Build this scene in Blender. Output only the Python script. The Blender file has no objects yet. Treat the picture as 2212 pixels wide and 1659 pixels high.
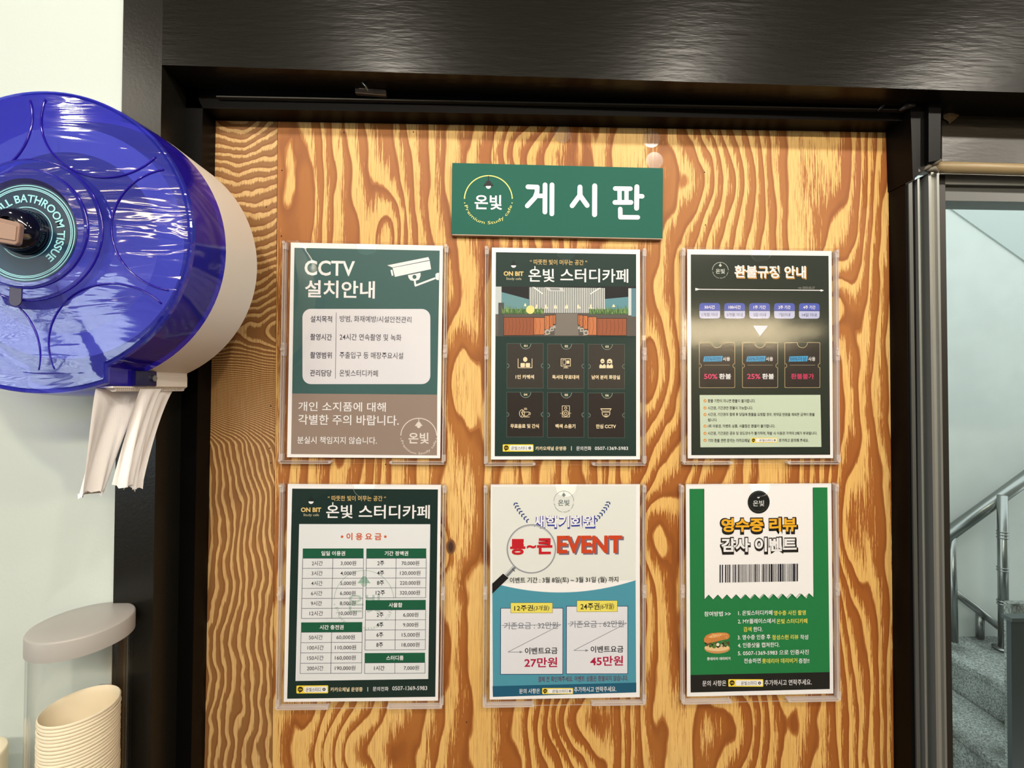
import bpy, bmesh, math, random
from mathutils import Matrix, Vector
random.seed(7)
S = bpy.context.scene
COL = S.collection
PI = math.pi

# ------------------------------------------------------------------ camera
F = 950.0
CAMZ = 1.5
yaw, pit, rol = math.radians(1.66529), math.radians(0.75945), math.radians(-0.30411)
def mm3(a, b): return [[sum(a[i][k]*b[k][j] for k in range(3)) for j in range(3)] for i in range(3)]
cy, sy, cp, sp, cr, sr = math.cos(yaw), math.sin(yaw), math.cos(pit), math.sin(pit), math.cos(rol), math.sin(rol)
RR = mm3([[cr, sr, 0], [-sr, cr, 0], [0, 0, 1]], mm3([[1, 0, 0], [0, cp, sp], [0, -sp, cp]], [[cy, 0, -sy], [0, 1, 0], [sy, 0, cy]]))
def W(px, py, Y):
    """world point that lies at pixel (px, py) on the vertical plane at distance Y"""
    d = [(px-1106)/F, (py-829.5)/F, 1.0]
    v = [sum(d[i]*RR[i][j] for i in range(3)) for j in range(3)]
    k = Y/v[2]
    return Vector((v[0]*k, Y, CAMZ-v[1]*k))
def b2(v): return Vector((v[0], v[2], -v[1]))
rx, ry, rz = b2(RR[0]), -b2(RR[1]), -b2(RR[2])
cam = bpy.data.cameras.new('camera'); cam.sensor_width = 36; cam.lens = 36*F/2212
cam.clip_start = .02
co = bpy.data.objects.new('camera', cam); COL.objects.link(co)
co.matrix_world = Matrix(((rx.x, ry.x, rz.x, 0), (rx.y, ry.y, rz.y, 0), (rx.z, ry.z, rz.z, CAMZ), (0, 0, 0, 1)))
S.camera = co
# ------------------------------------------------------------------ world, light, exposure
w = bpy.data.worlds.new('world'); S.world = w; w.use_nodes = True
w.node_tree.nodes['Background'].inputs[0].default_value = (.93, .98, .97, 1)
w.node_tree.nodes['Background'].inputs[1].default_value = 1.7
S.view_settings.view_transform = 'Standard'; S.view_settings.look = 'None'
S.view_settings.exposure = 0.45; S.view_settings.gamma = 1
S.view_settings.use_curve_mapping = False
S.cycles.transparent_max_bounces = 24
S.cycles.max_bounces = 8
S.cycles.caustics_reflective = False; S.cycles.caustics_refractive = False
WINDOW_STRENGTH = 6.8
SPOT_W = 15.0
LINEAR_STRENGTH = 14.0
def spot(x, y, z, p, ang=172, col=(1, .92, .80), r=.03):
    l = bpy.data.lights.new('downlight', 'SPOT'); l.energy = p; l.color = col; l.spot_size = math.radians(ang); l.spot_blend = .3; l.shadow_soft_size = r
    o = bpy.data.objects.new('downlight_lamp', l); COL.objects.link(o); o.location = (x, y, z); return o
SPOTS = [(-1.25, -.37), (-.35, -.36), (.56, -.33), (1.45, -.36), (3.4, -2.06), (2.4, -.36)]  # the lamp left of the sign is added to light the posters
for i, (x, y) in enumerate(SPOTS): spot(x, y, 2.46, SPOT_W*(.45 if i == 0 else 1))
al = bpy.data.lights.new('added_fill_light', 'AREA'); al.shape = 'RECTANGLE'; al.size = 2.4; al.size_y = .06; al.energy = 25; al.color = (1, .94, .84)  # added fill that lights the board from the front
alo = bpy.data.objects.new('added_fill_light', al); COL.objects.link(alo); alo.location = (.1, -1.2, 2.44); alo.rotation_euler = (math.radians(35), 0, 0)

# ------------------------------------------------------------------ materials
def lin(c):
    c = c/255 if c > 1.0001 or isinstance(c, int) else c
    return c/12.92 if c <= .04045 else ((c+.055)/1.055)**2.4
def rgb(c): return (lin(c[0]), lin(c[1]), lin(c[2]), 1)
class NT:
    def __init__(s, name):
        s.m = bpy.data.materials.new(name); s.m.use_nodes = True; s.t = s.m.node_tree; s.t.nodes.clear()
        s.out = s.t.nodes.new('ShaderNodeOutputMaterial')
    def n(s, typ, ins=None, **kw):
        nd = s.t.nodes.new(typ)
        for k, v in kw.items(): setattr(nd, k, v)
        for k, v in (ins or {}).items():
            if isinstance(v, bpy.types.NodeSocket): s.t.links.new(v, nd.inputs[k])
            else: nd.inputs[k].default_value = v
        return nd
    def math(s, op, *a):
        nd = s.t.nodes.new('ShaderNodeMath'); nd.operation = op
        for i, v in enumerate(a):
            if isinstance(v, bpy.types.NodeSocket): s.t.links.new(v, nd.inputs[i])
            else: nd.inputs[i].default_value = v
        return nd.outputs[0]
    def noise(s, vec, scale, detail=2, rough=.5, dist=0, x=1, y=1, z=1, off=(0, 0, 0)):
        mp = s.n('ShaderNodeMapping', {'Vector': vec, 'Scale': (x, y, z), 'Location': off})
        return s.n('ShaderNodeTexNoise', {'Vector': mp.outputs[0], 'Scale': scale, 'Detail': detail, 'Roughness': rough, 'Distortion': dist}).outputs['Fac']
    def obj(s): return s.n('ShaderNodeTexCoord').outputs['Object']
    def mix(s, f, a, b, bt='MIX'):
        nd = s.n('ShaderNodeMix', {}, data_type='RGBA', blend_type=bt)
        for i, v in ((0, f), (6, a), (7, b)):
            if isinstance(v, bpy.types.NodeSocket): s.t.links.new(v, nd.inputs[i])
            else: nd.inputs[i].default_value = v
        return nd.outputs[2]
    def smooth(s, v, a, b):
        nd = s.n('ShaderNodeMapRange', {'Value': v, 'From Min': a, 'From Max': b}, interpolation_type='SMOOTHSTEP'); return nd.outputs[0]
    def bump(s, h, st, d=.001): return s.n('ShaderNodeBump', {'Height': h, 'Strength': st, 'Distance': d}).outputs[0]
    def pr(s, **k):
        nd = s.n('ShaderNodeBsdfPrincipled', {kk.replace('_', ' '): v for kk, v in k.items()}); return nd.outputs[0]
    def schlick(s, f0, nrm=None):
        lw = s.n('ShaderNodeLayerWeight', {'Blend': .5, **({'Normal': nrm} if nrm else {})}).outputs['Facing']
        return s.math('ADD', f0, s.math('MULTIPLY', s.math('POWER', lw, 5.0), 1-f0))
    def fin(s, sh): s.t.links.new(sh, s.out.inputs[0]); return s.m
_pm = {}
def plain(name, c, rough=.5, metal=0, spec=.5, bump=None, var=0, coat=0):
    N = NT(name); ob = N.obj(); kw = dict(Roughness=rough, Metallic=metal, Specular_IOR_Level=spec)
    base = rgb(c)
    if var:
        f = N.noise(ob, 6, 4)
        base = N.mix(N.smooth(f, .3, .7), tuple(v*(1-var) for v in base[:3])+(1,), tuple(min(1, v*(1+var)) for v in base[:3])+(1,))
    kw['Base_Color'] = base
    if bump:
        sc, st, d, stretch = bump
        kw['Normal'] = N.bump(N.noise(ob, sc, 3, .6, 0, *stretch), st, d)
    if coat: kw['Coat_Weight'] = coat
    return N.fin(N.pr(**kw))
def ink(c):
    c = tuple(c)
    if c not in _pm: _pm[c] = plain('print_%d_%d_%d' % c, c, .55, spec=.3)
    return _pm[c]
def emit(name, c, st):
    N = NT(name); return N.fin(N.n('ShaderNodeEmission', {'Color': (*c, 1), 'Strength': st}).outputs[0])
def clear(name, tint=(1, 1, 1), ior=1.49, rough=.02, milk=0, milkc=(.9, .85, .83), bump=0, gloss=1.0):
    N = NT(name)
    tr = N.n('ShaderNodeBsdfTransparent', {'Color': (*tint, 1)}).outputs[0]
    if milk: tr = N.n('ShaderNodeMixShader', {0: milk, 1: tr, 2: N.n('ShaderNodeBsdfDiffuse', {'Color': (*milkc, 1)}).outputs[0]}).outputs[0]
    gi = {'Roughness': rough}; f0 = ((ior-1)/(ior+1))**2
    if bump:
        nn = N.bump(N.noise(N.obj(), 4.5, 1), bump, .01); gi['Normal'] = nn
    g = N.n('ShaderNodeBsdfAnisotropic', gi).outputs[0]
    fr = N.math('MULTIPLY', N.schlick(f0), gloss)
    return N.fin(N.n('ShaderNodeMixShader', {0: fr, 1: tr, 2: g}).outputs[0])

M = {}
M['wall'] = plain('white_wall_paint', (196, 206, 203), .75, bump=(180, .25, .0006, (1, 1, 1)), spec=.25)
M['lintel'] = plain('black_gloss_paint', (22, 21, 18), .27, bump=(70, .35, .0012, (.35, 1, 2.2)), spec=.15)
M['column'] = plain('black_stippled_paint', (24, 23, 20), .3, bump=(330, .3, .0006, (1, 1, 1)), spec=.25)
M['blackm'] = plain('black_painted_metal', (8, 7, 7), .4, bump=(120, .2, .0005, (1, 1, 1)), spec=.1)
M['bronze'] = plain('dark_bronze_sheet', (38, 32, 22), .33, bump=(70, .5, .001, (.5, 1, 2)), spec=.7)
M['tan'] = plain('tan_highlight_moulding', (150, 130, 95), .4)
M['alu'] = plain('grey_aluminium', (150, 152, 150), .32, metal=.6)
M['alud'] = plain('dark_aluminium', (96, 98, 96), .35, metal=.5)
M['alug'] = plain('green_reflection_track', (92, 108, 96), .25, metal=.3)  # green reflection on the middle strip is put into the base colour
M['steel'] = plain('stainless_steel', (150, 154, 152), .28, metal=.95)
M['acry'] = clear('clear_acrylic', (.985, .985, .985), 1.45, .015, 0, gloss=.8)
M['acryf'] = clear('flexed_clear_acrylic', (.98, .98, .98), 1.5, .10, 0, bump=.10)
M['acedge'] = clear('acrylic_edge', (.99, .965, .955), 1.7, .10, .30, (1, .94, .92))
M['glass'] = clear('window_glass', (.93, .965, .96), 1.5, .01)
M['tube'] = clear('clear_tube_plastic', (.985, .985, .985), 1.35, .03)
M['paper'] = plain('white_paper', (246, 246, 250), .6, spec=.3)
M['grey'] = plain('grey_plastic', (168, 165, 163), .38, spec=.5)
M['beige'] = plain('beige_plastic', (226, 218, 210), .42, spec=.5, bump=(400, .08, .0003, (1, 1, 1)))
M['kraft'] = plain('cream_paper_cup', (243, 231, 206), .65, spec=.3)
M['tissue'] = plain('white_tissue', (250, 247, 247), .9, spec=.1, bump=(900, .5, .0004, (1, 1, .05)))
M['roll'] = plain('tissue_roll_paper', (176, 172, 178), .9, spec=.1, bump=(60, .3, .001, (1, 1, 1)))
M['navy'] = plain('dark_navy_plastic', (18, 14, 70), .2)
M['key'] = plain('tan_plastic', (140, 112, 98), .5)
M['knob'] = plain('glossy_black_plastic', (10, 12, 32), .08)
M['label'] = plain('dark_teal_label', (22, 52, 76), .25)
M['labeltxt'] = plain('pale_cyan_ink', (150, 212, 226), .4)
M['hook'] = plain('dark_steel', (150, 136, 124), .35, metal=.7)
M['foam'] = plain('yellow_foam', (226, 222, 90), .9)
M['room'] = plain('room_wall_paint', (188, 184, 176), .8)
M['ceil'] = plain('dark_ceiling_paint', (112, 108, 102), .8)
M['floor'] = plain('brown_floor', (96, 80, 66), .5)
M['slat'] = plain('blind_slat', (150, 155, 160), .5)
M['lamp'] = emit('warm_lamp', (1, .80, .5), LINEAR_STRENGTH)
M['lampd'] = emit('warm_downlight', (1, .80, .5), 40)
M['day'] = emit('daylit_window', (.80, .93, 1.0), WINDOW_STRENGTH)
M['outwall'] = plain('stairwell_wall_paint', (220, 226, 222), .8, var=.03)
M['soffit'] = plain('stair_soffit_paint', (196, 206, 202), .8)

def granite():
    N = NT('granite'); ob = N.obj()
    f = N.noise(ob, 140, 4, .7); g = N.noise(ob, 5, 3)
    c = N.mix(N.smooth(f, .35, .65), rgb((96, 102, 100)), rgb((190, 198, 194)))
    c = N.mix(N.smooth(g, .35, .7), c, rgb((150, 152, 146)), 'MULTIPLY')
    return N.fin(N.pr(Base_Color=c, Roughness=.55))
M['granite'] = granite()

def blue():
    N = NT('translucent_blue_plastic'); ob = N.obj()
    nz = N.noise(ob, 22, 2, .5, .8, .6, 1, 3.2)
    nn = N.bump(nz, .3, .004)
    tr = N.n('ShaderNodeBsdfTransparent', {'Color': (.38, .43, 1.0, 1)}).outputs[0]
    df = N.n('ShaderNodeBsdfDiffuse', {'Color': (.09, .11, 1.0, 1)}).outputs[0]
    tl = N.n('ShaderNodeBsdfTranslucent', {'Color': (.06, .07, .95, 1)}).outputs[0]
    d2 = N.n('ShaderNodeMixShader', {0: .4, 1: df, 2: tl}).outputs[0]
    body = N.n('ShaderNodeMixShader', {0: .30, 1: tr, 2: d2}).outputs[0]
    g = N.n('ShaderNodeBsdfAnisotropic', {'Roughness': .06, 'Normal': nn}).outputs[0]
    fr = N.schlick(.10)
    return N.fin(N.n('ShaderNodeMixShader', {0: fr, 1: body, 2: g}).outputs[0])
M['blue'] = blue()
def blue_dark():
    N = NT('deep_blue_plastic')
    tr = N.n('ShaderNodeBsdfTransparent', {'Color': (.10, .06, .75, 1)}).outputs[0]
    df = N.n('ShaderNodeBsdfDiffuse', {'Color': (.03, .015, .42, 1)}).outputs[0]
    body = N.n('ShaderNodeMixShader', {0: .5, 1: tr, 2: df}).outputs[0]
    g = N.n('ShaderNodeBsdfAnisotropic', {'Roughness': .08}).outputs[0]
    fr = N.schlick(.05)
    return N.fin(N.n('ShaderNodeMixShader', {0: fr, 1: body, 2: g}).outputs[0])
M['blued'] = blue_dark()

# plywood figure: contour lines of a stretched height field; origin of the board is at world x=0, z=CAMZ
KN = [  # x, z, sx, sz, amount   (knots and eyes seen on the board)
    (.475, .118, .030, .05, 2.6), (.213, -.20, .025, .06, 2.2), (-.155, .22, .022, .06, -2.0),
    (-.085, -.225, .014, .035, 3.0), (.10, -.46, .05, .06, 3.0), (-.06, .02, .03, .09, 1.6),
    (.30, .30, .05, .07, -2.2), (.22, .02, .03, .08, -1.6), (.50, -.20, .035, .14, 2.4),
    (.33, -.46, .06, .09, -2.6), (-.20, -.50, .07, .05, 1.7), (.03, .33, .05, .05, 2.0)]
def wood(kind):
    N = NT('plywood_veneer_'+kind); ob = N.obj()
    sx = N.n('ShaderNodeSeparateXYZ', {0: ob}); x, z = sx.outputs[0], sx.outputs[2]
    if kind == 'swirl':
        def dist(px, pz, ax, az):
            a = N.math('MULTIPLY', N.math('SUBTRACT', x, px), ax); b = N.math('MULTIPLY', N.math('SUBTRACT', z, pz), az)
            return N.math('SQRT', N.math('ADD', N.math('MULTIPLY', a, a), N.math('MULTIPLY', b, b)))
        n1 = N.noise(ob, 9, 2, .5, 0, 1, 1, .9); n2 = N.noise(ob, 40, 2, .5, 0, 1, 1, .6)
        d1 = dist(-.375, .395, 1, 1.0)                      # rings round the knot at the top edge
        h1 = N.math('MULTIPLY', d1, 78)
        ang = N.math('ARCTAN2', N.math('SUBTRACT', x, -.435), N.math('SUBTRACT', .008, z))   # fan below the lower knot
        h2 = N.math('MULTIPLY', ang, 7.0)
        d2 = dist(-.435, .008, 1, .8)
        blend = N.smooth(z, .09, -.08)
        h = N.math('ADD', N.math('MULTIPLY', h1, N.math('SUBTRACT', 1, blend)), N.math('MULTIPLY', N.math('ADD', N.math('ADD', h2, N.math('ADD', N.math('MULTIPLY', d2, 9), N.math('MULTIPLY', x, 75))), 0), blend))
        h = N.math('ADD', h, N.math('MULTIPLY', n1, 5.0)); h = N.math('ADD', h, N.math('MULTIPLY', n2, 1.1))
        jag = .35
    else:
        n1 = N.noise(ob, 4, 2, .45, 0, 1.3, 1, .30, (1.3, 0, .4)); n2 = N.noise(ob, 10, 2, .5, 0, 1.6, 1, .5, (3, 0, 1)); n3 = N.noise(ob, 30, 2, .55, 0, 1, 1, .35)
        h = N.math('MULTIPLY', x, 36.0)
        h = N.math('ADD', h, N.math('MULTIPLY', n1, 9.5)); h = N.math('ADD', h, N.math('MULTIPLY', n2, 2.4)); h = N.math('ADD', h, N.math('MULTIPLY', n3, .55))
        for kx, kz, a, b, amt in KN:
            u = N.math('DIVIDE', N.math('SUBTRACT', x, kx), a); v = N.math('DIVIDE', N.math('SUBTRACT', z, kz), b)
            e = N.math('EXPONENT', N.math('MULTIPLY', N.math('ADD', N.math('MULTIPLY', u, u), N.math('MULTIPLY', v, v)), -1))
            h = N.math('ADD', h, N.math('MULTIPLY', e, amt))
        jag = 1.0
    streak = N.noise(ob, 60, 3, .75, 0, 11, 1, .40)
    fine = N.noise(ob, 160, 2, .6, 0, 8, 1, .16)
    f = N.math('FRACT', h)
    t = N.math('ADD', f, N.math('MULTIPLY', N.math('ADD', N.math('SUBTRACT', streak, .5), N.math('MULTIPLY', N.math('SUBTRACT', fine, .5), .45)), 1.35*jag))
    up = N.smooth(N.math('ADD', f, N.math('MULTIPLY', N.math('SUBTRACT', streak, .5), .12*jag)), .02, .08)
    dn = N.math('SUBTRACT', 1, N.smooth(N.math('SUBTRACT', t, N.math('MULTIPLY', N.math('SUBTRACT', n2, .45), 1.3)), .37, .47))
    if kind == 'swirl': dn = N.math('SUBTRACT', 1, N.smooth(t, .34, .5))
    m = N.math('MULTIPLY', up, dn)
    g1 = N.smooth(N.noise(ob, 3, 3, .5, 0, 1, 1, .6, (5, 0, 2)), .3, .7)
    dark = N.mix(g1, rgb((166, 108, 54)), rgb((148, 84, 34)))
    pale = N.mix(g1, rgb((224, 186, 120)), rgb((216, 172, 100)))
    if kind == 'swirl': dark = rgb((138, 98, 58)); pale = rgb((206, 170, 116))
    dark = N.mix(N.smooth(N.math('SUBTRACT', 1, N.math('ABSOLUTE', N.math('SUBTRACT', f, .99))), .80, 1.0), dark, N.mix(.55, dark, rgb((120, 66, 28))))
    c = N.mix(m, dark, pale)
    c = N.mix(N.math('MULTIPLY', N.smooth(fine, .48, .66), .42), c, rgb((150, 92, 48)), 'MIX')
    # pin knots
    return N.fin(N.pr(Base_Color=c, Roughness=.5, Specular_IOR_Level=.3, Normal=N.bump(fine, .15, .0004)))
M['wood'] = wood('wavy'); M['woods'] = wood('swirl')

# ------------------------------------------------------------------ mesh helpers
def mk(name, verts, faces, mat, parent=None, loc=None, smooth=False, mi=None):
    me = bpy.data.meshes.new(name); me.from_pydata([tuple(v) for v in verts], [], faces)
    for m in (mat if isinstance(mat, list) else [mat]): me.materials.append(m)
    if mi: me.polygons.foreach_set('material_index', mi)
    if smooth: me.polygons.foreach_set('use_smooth', [True]*len(me.polygons))
    me.update()
    o = bpy.data.objects.new(name, me); COL.objects.link(o)
    if parent: o.parent = parent
    if loc is not None: o.location = loc
    return o
class MB:
    def __init__(s): s.v = []; s.f = []; s.mi = []
    def add(s, v, f, mi=0):
        n = len(s.v); s.v += [tuple(p) for p in v]; s.f += [tuple(i+n for i in q) for q in f]; s.mi += [mi]*len(f); return s
    def box(s, x0, x1, y0, y1, z0, z1, mi=0):
        v = [(x, y, z) for x in (x0, x1) for y in (y0, y1) for z in (z0, z1)]
        return s.add(v, [(0, 1, 3, 2), (4, 6, 7, 5), (0, 4, 5, 1), (2, 3, 7, 6), (0, 2, 6, 4), (1, 5, 7, 3)], mi)
    def prism(s, pts, y0, y1, mi=0):      # pts (x, z), extruded along y
        n = len(pts); v = [(p[0], y0, p[1]) for p in pts]+[(p[0], y1, p[1]) for p in pts]
        return s.add(v, [tuple(range(n)), tuple(range(2*n-1, n-1, -1))]+[(i, i+n, (i+1) % n+n, (i+1) % n) for i in range(n)], mi)
    def loft(s, rings, closed=True, cap0=False, cap1=False, mi=0):
        n = len(rings[0]); v = [p for r in rings for p in r]; f = []
        for k in range(len(rings)-1):
            for i in range(n if closed else n-1):
                j = (i+1) % n; f.append((k*n+i, k*n+j, (k+1)*n+j, (k+1)*n+i))
        if cap0: f.append(tuple(range(n-1, -1, -1)))
        if cap1: f.append(tuple(range((len(rings)-1)*n, len(rings)*n)))
        return s.add(v, f, mi)
    def tube(s, pts, r, seg=10, mi=0, cap=True):
        rings = []; pts = [Vector(p) for p in pts]
        for i, p in enumerate(pts):
            d = (pts[min(i+1, len(pts)-1)]-pts[max(i-1, 0)]).normalized()
            a = d.cross(Vector((0, 1, 0)) if abs(d.y) < .9 else Vector((1, 0, 0))).normalized(); b = d.cross(a)
            rr = r[i] if isinstance(r, (list, tuple)) else r
            rings.append([p+(a*math.cos(t)+b*math.sin(t))*rr for t in [2*PI*k/seg for k in range(seg)]])
        return s.loft(rings, True, cap, cap, mi)
    def build(s, name, mat, parent=None, loc=None, smooth=False):
        if loc is not None and parent is None:
            s.v = [(p[0]-loc[0], p[1]-loc[1], p[2]-loc[2]) for p in s.v]
        return mk(name, s.v, s.f, mat, parent, loc if parent is None else None, smooth, s.mi)
def bevel(o, wd=.001, seg=2):
    b = o.modifiers.new('bevel', 'BEVEL'); b.width = wd; b.segments = seg; b.limit_method = 'ANGLE'; return o
def tag(o, label, cat, group=None):
    o['label'] = label; o['category'] = cat
    if group: o['group'] = group
    return o
def root(name, loc, label, cat, group=None, ry_=0):
    o = bpy.data.objects.new(name, None); o.empty_display_size = .02; COL.objects.link(o); o.location = loc; o.rotation_euler = (0, ry_, 0)
    return tag(o, label, cat, group)
def struct(o): o['kind'] = 'structure'; return o
def autosm(o, ang=40):
    me = o.data; me.polygons.foreach_set('use_smooth', [True]*len(me.polygons))
    bm = bmesh.new(); bm.from_mesh(me)
    for e in bm.edges:
        if len(e.link_faces) == 2 and e.calc_face_angle(0) > math.radians(ang): e.smooth = False
    bm.to_mesh(me); bm.free(); return o
def P2(px, py, Y): p = W(px, py, Y); return (p.x, p.z)

# ------------------------------------------------------------------ the room
YF, YWALL, YB = .55, .556, .6154
xl_t, xl_b = W(262, 0, YF).x, W(250, 1250, YF).x
XE = (xl_t+xl_b)/2                               # edge between white wall and black column
XI = (W(345, 140, YF).x+W(331, 1600, YF).x)/2    # inner edge of the column
ZL0 = W(345, 140, YF).z; ZL1 = W(2212, 200, YF).z; XR = W(2212, 200, YF).x
H = 2.5
ZL2 = ZL0+(ZL1-ZL0)*(2.0-XI)/(XR-XI)
struct(MB().box(-2.5, XE, YWALL, .75, 0, H).build('wall_front', M['wall']))
struct(MB().box(-2.5, 6, -7, .75, -.06, 0).build('floor', M['floor']))
struct(MB().box(-2.5, 6, -7, .75, H, H+.06).build('ceiling', M['ceil']))
struct(MB().box(-2.56, 6.06, -7.06, -7, 0, H).build('wall_back', M['room']))
struct(MB().box(6, 6.06, -7, .75, 0, H).build('wall_right', M['room']))
struct(MB().box(2.0, 6, YWALL, .75, 0, H).build('wall_front_far', M['room']))
# left wall with the daylit window and its blind
wy0, wy1, wz0, wz1 = -2.9, -.55, 1.0, 2.12
m = MB().box(-2.56, -2.5, -7, wy0, 0, H).box(-2.56, -2.5, wy1, .75, 0, H).box(-2.56, -2.5, wy0, wy1, 0, wz0).box(-2.56, -2.5, wy0, wy1, wz1, H)
struct(m.build('wall_left', M['room']))
wn = MB()
for a in (wy0, (wy0+wy1)/2-.02, wy1-.04): wn.box(-2.55, -2.5, a, a+.04, wz0, wz1)
wn.box(-2.55, -2.5, wy0, wy1, wz0, wz0+.04).box(-2.55, -2.5, wy0, wy1, wz1-.04, wz1)
wf = struct(wn.build('window_1', M['alud']))
mk('window_pane', [(-2.548, wy0, wz0), (-2.548, wy1, wz0), (-2.548, wy1, wz1), (-2.548, wy0, wz1)], [(0, 1, 2, 3)], M['day'], wf)
bl = root('window_blind', (-2.47, (wy0+wy1)/2, wz1), 'pale horizontal slat blind hanging in front of the daylit window', 'blind')
sl = None
for k in range(22):
    zz = -.04-k*.052
    if sl is None:
        sl = mk('slat', [(-.006, -1.17, -.014), (-.006, 1.17, -.014), (.006, 1.17, .014), (.006, -1.17, .014)], [(0, 1, 2, 3)], M['slat'], bl)
        so = sl.modifiers.new('s', 'SOLIDIFY'); so.thickness = .001
        sl.location = (0, 0, zz)
    else:
        c = sl.copy(); COL.objects.link(c); c.location = (0, 0, zz)

# black frame around the door recess
struct(MB().prism([(XE, 0), (XI, 0), (XI, H), (XE, H)], YF, .75).build('trim_1', M['column']))
struct(MB().prism([(XI, ZL0), (2.0, ZL2), (2.0, H), (XI, H)], YF, .62).build('trim_2', M['lintel']))
# inner door frame, black: header with a thin gleam bead, left stile, right stile
YD = .592
t0, t1 = P2(400, 206, YD), P2(2040, 262, YD)
u0, u1 = P2(400, 233, YD), P2(2040, 263, YD)
hb0 = P2(440, 234, YD); hb1 = P2(1955, 261.5, YD)
struct(MB().prism([(XI, hb0[1]), (hb1[0]+.05, hb1[1]), (hb1[0]+.05, ZL1+.03), (XI, ZL0+.03)], YD, .64).build('trim_3', M['blackm']))
b0 = P2(470, 212.5, YD-.003); b1 = P2(1960, 241, YD-.003)
struct(MB().prism([b0, b1, (b1[0], b1[1]+.0016), (b0[0], b0[1]+.0016)], YD-.006, YD).build('trim_4', plain('gleam_black_edge', (60, 58, 52), .4)))  # paler colour draws the gleam line along the header
xl = P2(426, 900, YD)[0]
struct(MB().prism([(XI, 0), P2(412.5, 1659, YD), P2(438, 234, YD), (XI, ZL0+.02)], YD, .64).build('trim_5', M['blackm']))
# right black stile and post
rs = MB().prism([P2(1955, 255, YD), P2(1975, 255, YD), P2(1990, 1900, YD), P2(1971, 1900, YD)], YD, .64)
struct(rs.build('trim_6', M['blackm']))
ps = MB().prism([P2(1966, 205, .58), P2(2004, 206, .58), P2(2004, 352, .58), P2(1992, 372, .58), P2(1972, 388, .58)], .58, .64)
ps.prism([P2(2006, 206, .574), P2(2033, 207, .574), P2(2031, 345, .574), P2(2006, 350, .574)], .574, .64)
struct(ps.build('trim_7', M['blackm']))
# bronze panel above the window and the gap over it
struct(MB().prism([P2(2035, 230, .60), P2(2600, 243, .60), P2(2600, 362, .60), P2(2035, 349, .60)], .60, .64).build('trim_8', M['bronze']))
struct(MB().prism([P2(2030, 180, .62), P2(2600, 190, .62), P2(2600, 260, .62), P2(2030, 260, .62)], .62, .66).build('trim_9', M['blackm']))
# rounded moulding under it, its tan highlight put into the base colour
mb = MB(); A, B = W(2010, 361, .597), W(2600, 377, .597)
mb.tube([A, B], .0075, 14); o = mb.build('trim_10', M['tan'], smooth=True); struct(o)
# paint that peels off the panel corner
pf = [(2036, 234), (2074, 233), (2076, 242), (2070, 252), (2058, 262), (2051, 268), (2048, 262), (2038, 256)]
v = [W(x, y, .5985) for x, y in pf]; cc = W(2054, 245, .594)
pk = MB(); pk.add([*v, cc], [(i, (i+1) % 8, 8) for i in range(8)])
fl = pk.build('peeling_paint', plain('peeling_bronze_paint', (120, 96, 56), .3, bump=(300, .8, .002, (1, 1, 1))), loc=W(2054, 245, .60))
fl['kind'] = 'stuff'; tag(fl, 'patch of peeling paint at the corner of the dark panel over the window', 'paint')

# aluminium track beside the glass: stepped profile, one strip per fold
tr = MB()
def vstrip(m, xa, xb, ytop_a, ytop_b, Y, dep, mi=0, xr=13.5):
    # xa, xb given at row 700; the strips lean with the lens
    def at(x, y): return P2(x+(y-700)*xr/959, y, Y)
    m.prism([at(xa, ytop_a), at(xb, ytop_b), at(xb, 1900), at(xa, 1900)], Y, Y+dep, mi)
vstrip(tr, 1967, 1975, 397, 393, .590, .05, 2); vstrip(tr, 1975, 1986, 393, 388, .596, .04, 2); vstrip(tr, 1986, 1990.5, 387, 385, .588, .05, 0)
vstrip(tr, 1990.5, 2010, 386, 376, .600, .04, 3); vstrip(tr, 2010, 2015.5, 374, 372, .588, .05, 0); vstrip(tr, 2015.5, 2028, 372, 370, .592, .05, 1); vstrip(tr, 2028, 2033, 370, 369, .588, .05, 0)
struct(tr.build('trim_11', [M['alu'], plain('pale_aluminium', (172, 170, 160), .3, metal=.5), M['alud'], M['alug']]))
sm = MB()
for a, b, c, d in ((1964, 380, 1990, 372), (1985, 372, 2012, 358), (2005, 362, 2032, 346), (1998, 368, 2026, 372)):
    p, q = W(a, b, .586), W(c, d, .586); sm.tube([p, (p+q)/2+Vector((0, -.003, .002)), q], [.0016, .004, .0015], 7)
o = sm.build('old_sealant', plain('grey_sealant', (110, 104, 92), .6), loc=W(2000, 365, .59), smooth=True); o['kind'] = 'stuff'; tag(o, 'lumpy grey sealant smeared over the cut top of the aluminium track', 'sealant')

# window to the stairwell
wm = MB()
def fr(m, x0, y0, x1, y1, Y, dep, mi=0):
    m.prism([P2(x0, y0, Y), P2(x1, y0+(x1-x0)*.018, Y), P2(x1, y1+(x1-x0)*.016, Y), P2(x0, y1, Y)], Y, Y+dep, mi)
fr(wm, 2030, 371, 2700, 398, .612, .03, 0); fr(wm, 2040, 398, 2700, 401, .620, .03, 1); fr(wm, 2030, 400, 2700, 433, .618, .03, 2)
struct(wm.build('window_2', [M['alu'], M['blackm'], M['alud']]))
vm = MB(); vstrip(vm, 2033, 2046, 378, 378, .610, .04, 0, 13)
wfr = struct(vm.build('trim_12', plain('dark_window_gasket', (34, 32, 28), .4)))
zt = W(2100, 433, .628).z+.02
gl = MB().box(W(2040, 700, .628).x, 2.0, .628, .632, 0, zt).build('window_3', M['glass']); struct(gl)

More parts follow.
